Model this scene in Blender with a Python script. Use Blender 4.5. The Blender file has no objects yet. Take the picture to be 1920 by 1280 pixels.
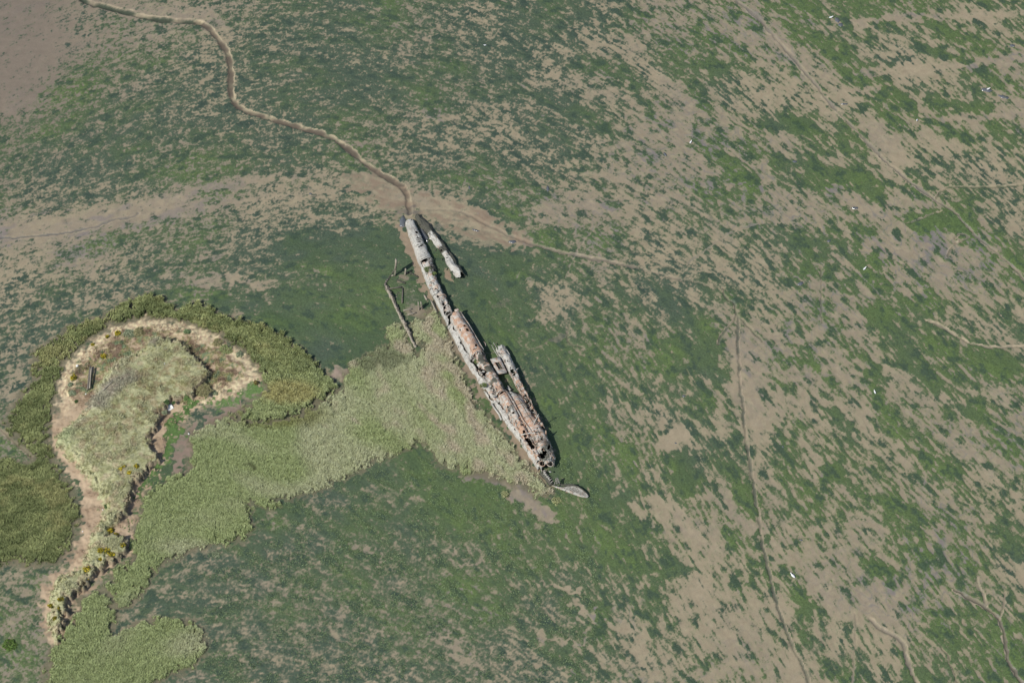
import bpy, math, random
import numpy as np
C = bpy.context.scene
R = math.radians
random.seed(7); RNG = np.random.default_rng(11)

# ------------------------------------------------------------------ camera
DEP, DIST, TANH = R(52), 530.0, 0.2171
cam = bpy.data.cameras.new('camera'); camo = bpy.data.objects.new('camera', cam)
C.collection.objects.link(camo); C.camera = camo
cam.sensor_fit = 'HORIZONTAL'; cam.sensor_width = 36; cam.lens = 18/TANH
cam.clip_start = 1; cam.clip_end = 20000
CP = np.array([0, -DIST*math.cos(DEP), DIST*math.sin(DEP)])
camo.location = CP; camo.rotation_euler = (math.pi/2-DEP, 0, 0)
# ------------------------------------------------------------------ light
SUN_EL, SUN_AZ = R(47), math.atan2(-0.69, -0.72)      # azimuth of the sun, measured from +x
w = bpy.data.worlds.new('World'); C.world = w; w.use_nodes = True
nt = w.node_tree; bg = nt.nodes['Background']; sky = nt.nodes.new('ShaderNodeTexSky')
sky.sky_type = 'NISHITA'; sky.sun_disc = False; sky.sun_elevation = SUN_EL
sky.sun_rotation = math.pi/2-SUN_AZ; sky.altitude = 100; sky.air_density = 1.0; sky.dust_density = 1.0
nt.links.new(sky.outputs[0], bg.inputs[0]); bg.inputs[1].default_value = 0.085
sl = bpy.data.lights.new('sun', 'SUN'); sl.energy = 3.5; sl.angle = R(0.5); sl.color = (1, .95, .87)
so = bpy.data.objects.new('sun', sl); C.collection.objects.link(so)
so.location = (0, 0, 100)
so.rotation_euler = (R(90)-SUN_EL, 0, SUN_AZ+math.pi/2)
C.view_settings.view_transform = 'Standard'; C.view_settings.look = 'None'
C.view_settings.exposure = 0.34; C.view_settings.gamma = 1
EL = 1.18      # how bright a sunlit flat surface of albedo 1 shows; colours below are read off sunlit surfaces

# ------------------------------------------------------------------ helpers
FW = np.array([0, math.cos(DEP), -math.sin(DEP)]); UP = np.array([0, math.sin(DEP), math.cos(DEP)])
K = TANH/960.0
def at(px, py, z=0.0):
    d = FW + np.array([1, 0, 0])*(px-960)*K - UP*(py-640)*K
    t = (z-CP[2])/d[2]
    p = CP+d*t
    return (float(p[0]), float(p[1]), float(z))
def pix(x, y, z=0.0):
    dx, dy, dz = x-CP[0], y-CP[1], z-CP[2]
    f = dy*FW[1]+dz*FW[2]; u = dy*UP[1]+dz*UP[2]
    return 960+dx/f/K, 640-u/f/K
def lin(h, g=1.0):
    v = []
    for i in (0, 2, 4):
        c = int(h[i:i+2], 16)/255
        v.append((c/12.92 if c <= .04045 else ((c+.055)/1.055)**2.4)/EL*g)
    return np.array(v)
def ss(a, b, x):
    t = np.clip((x-a)/(b-a), 0, 1); return t*t*(3-2*t)
def h3(i, j, k, s):
    n = (i*374761393+j*668265263+k*2147483647+s*974634777) & 0xffffffff
    n = ((n ^ (n >> 13))*1274126177) & 0xffffffff
    n = ((n ^ (n >> 16))*2246822519) & 0xffffffff
    return ((n ^ (n >> 15)) & 0xffff)/65535.0*2-1
def vn(x, y, z=0.0, s=0):
    x, y, z = np.broadcast_arrays(np.asarray(x, float), np.asarray(y, float), np.asarray(z, float))
    i, j, k = [np.floor(a).astype(np.int64) for a in (x, y, z)]
    fx, fy, fz = x-i, y-j, z-k
    fx, fy, fz = [f*f*(3-2*f) for f in (fx, fy, fz)]
    r = 0
    for a in (0, 1):
        for b in (0, 1):
            for c in (0, 1):
                r = r+h3(i+a, j+b, k+c, s)*(fx if a else 1-fx)*(fy if b else 1-fy)*(fz if c else 1-fz)
    return r
def fbm(x, y, z=0.0, s=0, o=3):
    r = 0; a = 1.0; f = 1.0; t = 0
    for q in range(o):
        r = r+a*vn(np.asarray(x)*f, np.asarray(y)*f, np.asarray(z)*f, s+q*7); t += a; a *= .5; f *= 2.03
    return r/t
def link(o): C.collection.objects.link(o); return o
def mesh(name, V, F, mat=None, attrs=None, smooth=False):
    """V (n,3), F (m,3|4) array or list of arrays of the two sizes"""
    V = np.asarray(V, np.float32)
    if not isinstance(F, list) or (len(F) and not isinstance(F[0], np.ndarray)): F = [np.asarray(F)]
    me = bpy.data.meshes.new(name)
    me.vertices.add(len(V)); me.vertices.foreach_set('co', V.ravel())
    lv = np.concatenate([f.ravel() for f in F]).astype(np.int32)
    ls = []; p = 0
    for f in F:
        ls.append(p+np.arange(len(f))*f.shape[1]); p += f.size
    ls = np.concatenate(ls).astype(np.int32)
    me.loops.add(len(lv)); me.loops.foreach_set('vertex_index', lv)
    me.polygons.add(len(ls)); me.polygons.foreach_set('loop_start', ls)
    for k, a in (attrs or {}).items():
        a = np.asarray(a, np.float32)
        if a.ndim == 1:
            t = me.attributes.new(k, 'FLOAT', 'POINT'); t.data.foreach_set('value', a)
        else:
            if a.shape[1] == 3: a = np.concatenate([a, np.ones((len(a), 1), np.float32)], 1)
            t = me.attributes.new(k, 'FLOAT_COLOR', 'POINT'); t.data.foreach_set('color', a.ravel())
    me.update(calc_edges=True)
    if smooth: me.polygons.foreach_set('use_smooth', np.ones(len(ls), bool))
    if mat: me.materials.append(mat)
    return me
def obj(name, V, F, mat, parent=None, origin=(0, 0, 0), attrs=None, smooth=False):
    """vertices in world coordinates; the object's origin is put at `origin`"""
    o0 = np.array(parent.location) if parent is not None and parent.parent is None else np.array(origin)
    if parent is not None and parent.parent is not None: o0 = np.array(parent['org'])
    o = link(bpy.data.objects.new(name, mesh(name, np.asarray(V, float)-o0, F, mat, attrs, smooth)))
    if parent is None: o.location = o0
    else: o.parent = parent
    return o
def tag(o, label=None, cat=None, group=None, kind=None):
    for k, v in (('label', label), ('category', cat), ('group', group), ('kind', kind)):
        if v: o[k] = v
    return o
def thing(name, label, cat, loc, group=None):
    o = link(bpy.data.objects.new(name, None)); o.location = loc; o.empty_display_size = .5
    return tag(o, label, cat, group)
class MB:
    def __init__(s): s.V = []; s.Q = []; s.T = []
    def add(s, v, q=(), t=()):
        n = len(s.V); s.V += [tuple(map(float, a)) for a in v]
        s.Q += [tuple(i+n for i in f) for f in q]; s.T += [tuple(i+n for i in f) for f in t]
    def beam(s, a, b, w, h, up=(0, 0, 1), taper=1.0, jit=0.0, seg=1):
        a, b = np.array(a, float), np.array(b, float); d = (b-a)/np.linalg.norm(b-a)
        u = np.cross(d, up); u = u/np.linalg.norm(u) if np.linalg.norm(u) > 1e-3 else np.array([1, 0, 0])
        v = np.cross(u, d); vs = []
        for k in range(seg+1):
            f = k/seg; c = a+(b-a)*f; g = 1+(taper-1)*f
            for su, sv in ((-1, -1), (1, -1), (1, 1), (-1, 1)):
                vs.append(c+u*su*w/2*g+v*sv*h/2*g+np.array([random.uniform(-jit, jit) for _ in range(3)]))
        q = [(3, 2, 1, 0), tuple(seg*4+i for i in range(4))]
        for k in range(seg):
            for i in range(4): q.append((k*4+i, k*4+(i+1) % 4, k*4+4+(i+1) % 4, k*4+4+i))
        s.add(vs, q)
    def tube(s, pts, r, n=8, cap=True):
        pts = [np.array(p, float) for p in pts]; vs = []; m = len(pts)
        rs = r if hasattr(r, '__len__') else [r]*m
        for k, p in enumerate(pts):
            d = pts[min(k+1, m-1)]-pts[max(k-1, 0)]; d = d/np.linalg.norm(d)
            u = np.cross(d, (0.1, .2, 1)); u /= np.linalg.norm(u); v = np.cross(u, d)
            for i in range(n):
                a = 2*math.pi*i/n; vs.append(p+(u*math.cos(a)+v*math.sin(a))*rs[k])
        q = [(k*n+i, k*n+(i+1) % n, k*n+n+(i+1) % n, k*n+n+i) for k in range(m-1) for i in range(n)]
        t = []
        if cap:
            vs += [pts[0], pts[-1]]
            for i in range(n):
                t.append((m*n, (i+1) % n, i)); t.append((m*n+1, (m-1)*n+i, (m-1)*n+(i+1) % n))
        s.add(vs, q, t)
    def build(s, name, mat, parent=None, origin=None, smooth=False, attrs=None):
        F = []
        if s.Q: F.append(np.array(s.Q))
        if s.T: F.append(np.array(s.T))
        return obj(name, s.V, F, mat, parent, origin if origin is not None else s.V[0], attrs, smooth)

# ------------------------------------------------------------------ materials
def mat(name):
    m = bpy.data.materials.new(name); m.use_nodes = True
    return m, m.node_tree, m.node_tree.nodes['Principled BSDF']
def nd(t, k, **kw):
    n = t.nodes.new(k)
    for a, b in kw.items(): setattr(n, a, b)
    return n
def mathn(t, op, a, b=None, clamp=False):
    n = nd(t, 'ShaderNodeMath', operation=op, use_clamp=clamp)
    for i, x in enumerate((a, b)):
        if x is None: continue
        if isinstance(x, (int, float)): n.inputs[i].default_value = x
        else: t.links.new(x, n.inputs[i])
    return n.outputs[0]
def noise(t, scale, detail=3, rough=.55, vec=None, dist=0):
    n = nd(t, 'ShaderNodeTexNoise'); n.inputs['Scale'].default_value = scale
    n.inputs['Detail'].default_value = detail; n.inputs['Roughness'].default_value = rough
    n.inputs['Distortion'].default_value = dist
    if vec is not None: t.links.new(vec, n.inputs['Vector'])
    return n.outputs['Fac']
def pos(t): return nd(t, 'ShaderNodeNewGeometry').outputs['Position']
def attr(t, name, col=False):
    n = nd(t, 'ShaderNodeAttribute', attribute_name=name); return n.outputs['Color' if col else 'Fac']
def mix(t, f, a, b, mode='MIX'):
    n = nd(t, 'ShaderNodeMix', data_type='RGBA', blend_type=mode)
    for i, x in ((0, f), (6, a), (7, b)):
        if isinstance(x, (int, float)): n.inputs[i].default_value = x
        elif isinstance(x, (tuple, list, np.ndarray)): n.inputs[i].default_value = (*x[:3], 1)
        else: t.links.new(x, n.inputs[i])
    return n.outputs[2]
def gain(t, f, lo, hi):   # map 0.25..0.75 noise to lo..hi
    n = nd(t, 'ShaderNodeMapRange'); t.links.new(f, n.inputs[0])
    n.inputs[1].default_value = .25; n.inputs[2].default_value = .75
    n.inputs[3].default_value = lo; n.inputs[4].default_value = hi; return n.outputs[0]
def bump(t, b, h, strength=.5, dist=.05):
    n = nd(t, 'ShaderNodeBump'); n.inputs['Strength'].default_value = strength; n.inputs['Distance'].default_value = dist
    t.links.new(h, n.inputs['Height']); t.links.new(n.outputs[0], b.inputs['Normal'])
def vscale(t, col, f):    # colour * scalar
    n = nd(t, 'ShaderNodeVectorMath', operation='SCALE'); t.links.new(col, n.inputs[0])
    t.links.new(f, n.inputs['Scale']); return n.outputs[0]

def ground_material():
    m, t, b = mat('mud_and_weed'); p = pos(t)
    n1 = noise(t, 2.2, 4, .65, p); n2 = noise(t, .5, 4, .6, p); n3 = noise(t, 6, 2, .6, p)
    n4 = noise(t, 4.2, 4, .7, p, .6)
    g_ = mathn(t, 'ADD', mathn(t, 'MULTIPLY', mathn(t, 'SUBTRACT', n1, .5), 3.4), mathn(t, 'MULTIPLY', mathn(t, 'SUBTRACT', n4, .5), 2.8))
    f = mathn(t, 'ADD', attr(t, 'f'), mathn(t, 'MULTIPLY', g_, attr(t, 'amp')))
    m1 = mathn(t, 'ADD', mathn(t, 'DIVIDE', f, attr(t, 'soft')), .5, True)
    mud = vscale(t, attr(t, 'mud', True), gain(t, n2, .90, 1.10))
    mud = vscale(t, mud, gain(t, n3, .95, 1.05))
    alg = vscale(t, vscale(t, attr(t, 'alg', True), gain(t, n1, .66, 1.3)), gain(t, n4, 1.28, .74))
    c = mix(t, m1, mud, alg)
    t.links.new(c, b.inputs['Base Color'])
    b.inputs['Roughness'].default_value = .75; b.inputs['Specular IOR Level'].default_value = .25
    r = mathn(t, 'SUBTRACT', .8, mathn(t, 'MULTIPLY', attr(t, 'wet'), .5)); t.links.new(r, b.inputs['Roughness'])
    bump(t, b, mathn(t, 'ADD', mathn(t, 'MULTIPLY', n1, mathn(t, 'ADD', m1, .35)), mathn(t, 'MULTIPLY', n3, .3)), .7, .12)
    return m
def leaf_material(name, rough=.7, trans=.0):
    m, t, b = mat(name)
    n1 = noise(t, 1.3, 3, .6, pos(t))
    t.links.new(vscale(t, attr(t, 'col', True), gain(t, n1, .85, 1.15)), b.inputs['Base Color'])
    b.inputs['Roughness'].default_value = rough; b.inputs['Specular IOR Level'].default_value = .2
    return m
def metal_material(name='rusted_plate'):
    m, t, b = mat(name); tc = nd(t, 'ShaderNodeTexCoord').outputs['Object']
    a = noise(t, 1.1, 6, .7, tc, .4); c = noise(t, 4.0, 5, .7, tc); d = noise(t, .45, 4, .6, tc); e = noise(t, 9, 3, .6, tc)
    grey = mix(t, gain(t, c, 0, 1), lin('a6a49d'), lin('d6d4cb'))
    grey = mix(t, mathn(t, 'MULTIPLY', gain(t, a, -.6, 1.1), .5, True), grey, lin('77776f'))
    rustc = mix(t, gain(t, c, 0, 1), lin('8a6752'), lin('cfa98c'))
    rustc = mix(t, mathn(t, 'MULTIPLY', gain(t, e, -.9, 1.4), .75, True), rustc, lin('c9bcae'))
    sp = noise(t, 6.5, 4, .75, tc, .8)
    rustc = mix(t, mathn(t, 'MULTIPLY', mathn(t, 'SUBTRACT', sp, .53), 9, True), rustc, lin('b5784c'))
    fr = mathn(t, 'ADD', mathn(t, 'MULTIPLY', mathn(t, 'SUBTRACT', a, .5), 6), mathn(t, 'MULTIPLY', mathn(t, 'SUBTRACT', attr(t, 'rust'), .60), 2.0))
    fr = mathn(t, 'ADD', fr, mathn(t, 'MULTIPLY', mathn(t, 'SUBTRACT', sp, .5), 3))
    fr = mathn(t, 'ADD', fr, .5, True)
    col = mix(t, fr, grey, rustc)
    fm = mathn(t, 'ADD', mathn(t, 'MULTIPLY', mathn(t, 'SUBTRACT', c, .5), 4), mathn(t, 'MULTIPLY', mathn(t, 'SUBTRACT', attr(t, 'moss_shade'), .5), 3))  # weed and dark joints, plus shade painted on the hull's right flanks
    fm = mathn(t, 'ADD', fm, .4, True)
    col = mix(t, fm, col, mix(t, gain(t, e, 0, 1), lin('454640'), lin('67675b')))
    fs = mathn(t, 'ADD', mathn(t, 'MULTIPLY', mathn(t, 'SUBTRACT', d, .56), 6), mathn(t, 'MULTIPLY', mathn(t, 'SUBTRACT', e, .5), 2.5), True)
    col = mix(t, mathn(t, 'MULTIPLY', fs, .5), col, lin('5b5650'))
    t.links.new(col, b.inputs['Base Color']); b.inputs['Roughness'].default_value = .85
    b.inputs['Specular IOR Level'].default_value = .2
    bump(t, b, mathn(t, 'ADD', c, mathn(t, 'MULTIPLY', e, .5)), .8, .08)
    return m
def plain(name, c1, c2, scale=3, rough=.8, bumpd=.03, spec=.2):
    m, t, b = mat(name); tc = nd(t, 'ShaderNodeTexCoord').outputs['Object']
    n = noise(t, scale, 5, .65, tc)
    t.links.new(mix(t, gain(t, n, 0, 1), c1, c2), b.inputs['Base Color'])
    b.inputs['Roughness'].default_value = rough; b.inputs['Specular IOR Level'].default_value = spec
    bump(t, b, n, .6, bumpd); return m
M_GROUND = ground_material(); M_LEAF = leaf_material('leaves'); M_METAL = metal_material()
M_WOOD = plain('weathered_timber', lin('7b7468'), lin('bcb4a2'), 5)
M_WOODD = plain('dark_timber', lin('4d4a46'), lin('8b8579'), 6)
M_DARK = plain('weed_covered_timber', lin('34342f'), lin('6b6c60'), 5)
M_BILGE_SHADE = plain('bilge_mud_shade', lin('1e1f1e'), lin('3a3933'), 3)  # mud coloured near-black to stand in for shade inside the hull
M_WHITE = plain('white_plastic', lin('dcdcd8'), lin('f4f4f0'), 3, .5)
M_GULL = plain('white_feathers', lin('e4e4e2'), lin('fbfbfa'), 6, .7)
M_GULLG = plain('grey_feathers', lin('d4d8da'), lin('e8ecee'), 6, .7)
M_BEAK = plain('yellow_beak', lin('c09030'), lin('d8a840'), 6, .6)
M_BLUE = plain('blue_plastic', lin('6f9fd0'), lin('a8cdf0'), 6, .6)
def water_material():
    m, t, b = mat('standing_water'); b.inputs['Base Color'].default_value = (*lin('62666a'), 1)  # base colour lightened to grey-blue, sky reflection painted in
    b.inputs['Roughness'].default_value = .12; b.inputs['Specular IOR Level'].default_value = .5
    bump(t, b, noise(t, 3, 2, .5, pos(t)), .08, .02); return m
M_WATER = water_material()

# ------------------------------------------------------------------ terrain grid
DX, DY = .22, .27
xs = np.arange(-163, 163, DX); ys = np.arange(-108, 138, DY)
nx, ny = len(xs), len(ys)
X, Y = np.meshgrid(xs, ys); PX, PY = pix(X, Y, 0.0)
def fnoise(seed, wav, sharp=1.0, shape=None):
    """band-limited gaussian noise of wavelength wav metres on the grid"""
    g = np.random.default_rng(seed).standard_normal((ny, nx)).astype(np.float32)
    fy = np.fft.fftfreq(ny, DY)[:, None]; fx = np.fft.rfftfreq(nx, DX)[None, :]
    fr = np.sqrt(fx*fx+fy*fy)
    H = np.exp(-(fr*wav*sharp)**2)*fr**.35
    g = np.fft.irfft2(np.fft.rfft2(g)*H, s=(ny, nx)).astype(np.float32)
    return g/g.std()
def grid_interp(tab, x0, y0, st, px, py):
    tab = np.asarray(tab, np.float32); gy, gx = tab.shape
    u = np.clip((px-x0)/st, 0, gx-1.001); v = np.clip((py-y0)/st, 0, gy-1.001)
    i, j = u.astype(int), v.astype(int); a, b = u-i, v-j
    a, b = a*a*(3-2*a)*.5+a*.5, b*b*(3-2*b)*.5+b*.5
    return (tab[j, i]*(1-a)+tab[j, i+1]*a)*(1-b)+(tab[j+1, i]*(1-a)+tab[j+1, i+1]*a)*b
COV = """0012233677656764342676556779
0012336776567643432264353457
1455646788766434661345243535
4567766765444551223473242445
5677656754665432253562434445
2223332351155222443233265444
1124666789999843335752235333
4555646689999776653344324333
4555666999999874761234666477
3444444999999986514223665333
3455599999999986633234233433
5799999999999985386333326444
4777999999999968633456443444
4366678888888877543123242155
4344477777788887622321353444
4444777777777763322231666563
4444777777766642222244888886""".split()
COV = [[int(c)/9.0 for c in (r+r[-1])[:25]] for r in COV]
# rows are y = 0, 80 .. 1280; columns x = 0, 80 .. 1920
ANG = [[-35, -25, -10, 15, 25, 40, 45, 48, 50],
       [-30, -20, -8, 12, 25, 35, 45, 48, 50],
       [-12, -14, -10, 10, 30, 35, 45, 50, 50],
       [-15, -15, 20, 45, 62, 58, 52, 50, 48],
       [-20, 0, 20, 30, 55, 62, 55, 52, 50],
       [40, -20, 5, 20, 30, 58, 60, 58, 55],
       [40, -10, 10, 22, 25, 40, 62, 60, 58]]
HUE = [[3, 2, 1, 1, 1, 3, 7, 7, 8],      # 0 teal .. 9 fresh green
       [3, 2, 2, 2, 1, 3, 6, 8, 8],
       [3, 3, 2, 4, 4, 4, 5, 7, 7],
       [2, 2, 3, 5, 6, 6, 6, 7, 7],
       [4, 4, 3, 4, 7, 8, 8, 8, 8],
       [5, 3, 2, 2, 4, 7, 8, 8, 8],
       [5, 2, 2, 1, 2, 4, 7, 8, 8]]
SOFT = [[5, 5, 4, 4, 3, 2, 2, 2, 2],
        [6, 5, 4, 4, 3, 2, 1, 1, 2],
        [4, 5, 5, 5, 4, 3, 2, 1, 2],
        [3, 4, 5, 6, 5, 3, 2, 2, 2],
        [4, 5, 7, 7, 5, 2, 2, 2, 2],
        [5, 6, 8, 8, 6, 3, 2, 2, 2],
        [5, 6, 8, 8, 6, 4, 3, 2, 2]]
cov = grid_interp(COV, 0, 0, 80, PX, PY)
cov -= .13*np.exp(-((PX-1130)/130)**4-((PY-720)/230)**4)+.12*np.exp(-((PX-800)/420)**4-((PY-1150)/170)**4)
cov = np.clip(cov, 0, 1)
ang = np.radians(grid_interp(ANG, 0, 0, 240, PX, PY))
hue = grid_interp(HUE, 0, 0, 240, PX, PY)/9
soft = grid_interp(SOFT, 0, 0, 240, PX, PY)/9
size = grid_interp([[0, 0, 0, .2, .3, .7, .9, 1, 1], [0, 0, 0, .1, .3, .7, 1, 1, 1], [0, 0, 0, .1, .3, .6, .9, 1, 1],
                    [0, 0, 0, .1, .5, .8, 1, 1, 1], [0, 0, 0, .1, .5, .9, 1, 1, 1], [0, 0, 0, 0, .3, .8, 1, 1, 1], [0, 0, 0, 0, .2, .6, .9, 1, 1]], 0, 0, 240, PX, PY)*.72
wx, wy = np.cos(ang), -np.sin(ang)/math.sin(DEP)
wl = np.hypot(wx, wy); FX, FY = wx/wl/DX, wy/wl/DY     # index steps per metre
def bil(a, u, v):
    u = np.clip(u, 0, a.shape[1]-1.01); v = np.clip(v, 0, a.shape[0]-1.01)
    i, j = u.astype(np.int32), v.astype(np.int32); p, q = u-i, v-j
    f = a.ravel(); k = j*a.shape[1]+i
    return (f[k]*(1-p)+f[k+1]*p)*(1-q)+(f[k+a.shape[1]]*(1-p)+f[k+a.shape[1]+1]*p)*q
def lic(a, L, step, half=True):
    s = 2 if half else 1
    A = a[::s, ::s].astype(np.float32); fx = (FX[::s, ::s]/s).astype(np.float32); fy = (FY[::s, ::s]/s).astype(np.float32)
    jj, ii = np.mgrid[0:A.shape[0], 0:A.shape[1]].astype(np.float32)
    acc = A.copy(); n = max(1, int(L/step))
    for sg in (1, -1):
        u, v = ii.copy(), jj.copy()
        for k in range(n):
            iu = np.clip(u, 0, A.shape[1]-1).astype(np.int32); iv = np.clip(v, 0, A.shape[0]-1).astype(np.int32)
            u = u+fx[iv, iu]*step*sg; v = v+fy[iv, iu]*step*sg
            acc += bil(A, u, v)*(1-(k+1)/(n+1))
    acc /= acc.std()
    if half:
        J, I = np.mgrid[0:ny, 0:nx]; acc = bil(acc, I/2.0, J/2.0)
    return acc
N_big = lic(fnoise(1, 9), 7, .8); N_mid = lic(fnoise(2, 3.6), 2.4, .45); N_sm = lic(fnoise(3, 1.4), 1.0, .3, False)
N_fi = lic(fnoise(4, .6), .5, .25, False); N_iso = fnoise(5, 2.2); N_low = fnoise(6, 30)
def ffrac(seed, lo, hi, p):
    g = np.random.default_rng(seed).standard_normal((ny, nx)).astype(np.float32)
    fr = np.sqrt(np.fft.fftfreq(ny, DY)[:, None]**2+np.fft.rfftfreq(nx, DX)[None, :]**2)
    H = np.exp(-(fr*hi)**2)/(fr+1/lo)**p*(1-np.exp(-(fr*lo)**2))
    g = np.fft.irfft2(np.fft.rfft2(g)*H, s=(ny, nx)).astype(np.float32); return g/g.std()
N_fr = ffrac(15, 7, .3, 1.45); N_fr2 = ffrac(16, 2.5, .28, 1.1)
nb = (.62*N_big+.62*N_mid+.42*N_sm+.22*N_fi+.25*N_iso)
ns = (.25*N_big+.50*N_mid+.70*N_sm+.45*N_fi+.35*N_iso)
N_frl = lic(N_fr, 1.1, .3, False); N_st = lic(N_fr2, 2.2, .3, False)
nb = .50*N_big+.44*N_mid+.26*N_sm+.12*N_fi+.50*N_frl+.08*N_fr2+.50*N_st
ns = .14*N_big+.16*N_mid+.22*N_sm+.20*N_fi+.30*N_frl+.30*N_fr+.62*N_fr2+.06*N_st+.2*N_iso
nb /= nb.std(); ns /= ns.std(); NN = nb*size+ns*(1-size); NN = NN/np.sqrt(size**2+(1-size)**2+1.6*size*(1-size))*1.1

def seg_dist(pts, x, y):
    """distance to a world polyline, signed side (+ = right-hand side looking along it), position along 0..1"""
    best = np.full(x.shape, 1e9); side = np.zeros(x.shape); al = np.zeros(x.shape)
    P = np.array(pts, float)[:, :2]; Ls = np.hypot(*(P[1:]-P[:-1]).T); tot = Ls.sum(); c = 0
    for k in range(len(P)-1):
        a, b = P[k], P[k+1]; d = b-a; l2 = d@d
        t = np.clip(((x-a[0])*d[0]+(y-a[1])*d[1])/l2, 0, 1)
        ex, ey = x-a[0]-t*d[0], y-a[1]-t*d[1]; r = np.hypot(ex, ey); m = r < best
        best = np.where(m, r, best); side = np.where(m, np.sign(d[1]*ex-d[0]*ey), side)
        al = np.where(m, (c+t*Ls[k])/tot, al); c += Ls[k]
    return best, side, al
def smooth_line(pts, n=3):
    P = np.array(pts, float)
    for _ in range(n):
        Q = [P[0]]
        for a, b in zip(P[:-1], P[1:]): Q += [a*.75+b*.25, a*.25+b*.75]
        Q.append(P[-1]); P = np.array(Q)
    return P
def box_of(P, m):
    i0 = max(0, int((P[:, 0].min()-m-xs[0])/DX)); i1 = min(nx, int((P[:, 0].max()+m-xs[0])/DX)+2)
    j0 = max(0, int((P[:, 1].min()-m-ys[0])/DY)); j1 = min(ny, int((P[:, 1].max()+m-ys[0])/DY)+2)
    return slice(j0, j1), slice(i0, i1)
WARPX, WARPY = fnoise(21, 2.4), fnoise(22, 2.4)
WARP2X, WARP2Y = fnoise(23, .9), fnoise(24, .9)
def inside(P, x, y):
    r = np.zeros(x.shape, bool); n = len(P)
    for k in range(n):
        x1, y1 = P[k][:2]; x2, y2 = P[(k+1) % n][:2]
        if y1 == y2: continue
        r ^= ((y1 > y) != (y2 > y)) & (x < (x2-x1)*(y-y1)/(y2-y1)+x1)
    return r
def poly_sd(pxs, z=0.0, warp=.5, warp2=.2, margin=6):
    """signed distance field (+ inside) of a pixel polygon lying at height z, on the grid"""
    P = np.array([at(a, b, z) for a, b in pxs])[:, :2]
    sl_ = box_of(P, margin); x = X[sl_]+WARPX[sl_]*warp+WARP2X[sl_]*warp2; y = Y[sl_]+WARPY[sl_]*warp+WARP2Y[sl_]*warp2
    d, _, _ = seg_dist(np.vstack([P, P[:1]]), x, y)
    d = np.where(inside(P, x, y), d, -d)
    out = np.full(X.shape, -margin*1.0, np.float32); out[sl_] = d
    return out
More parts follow.
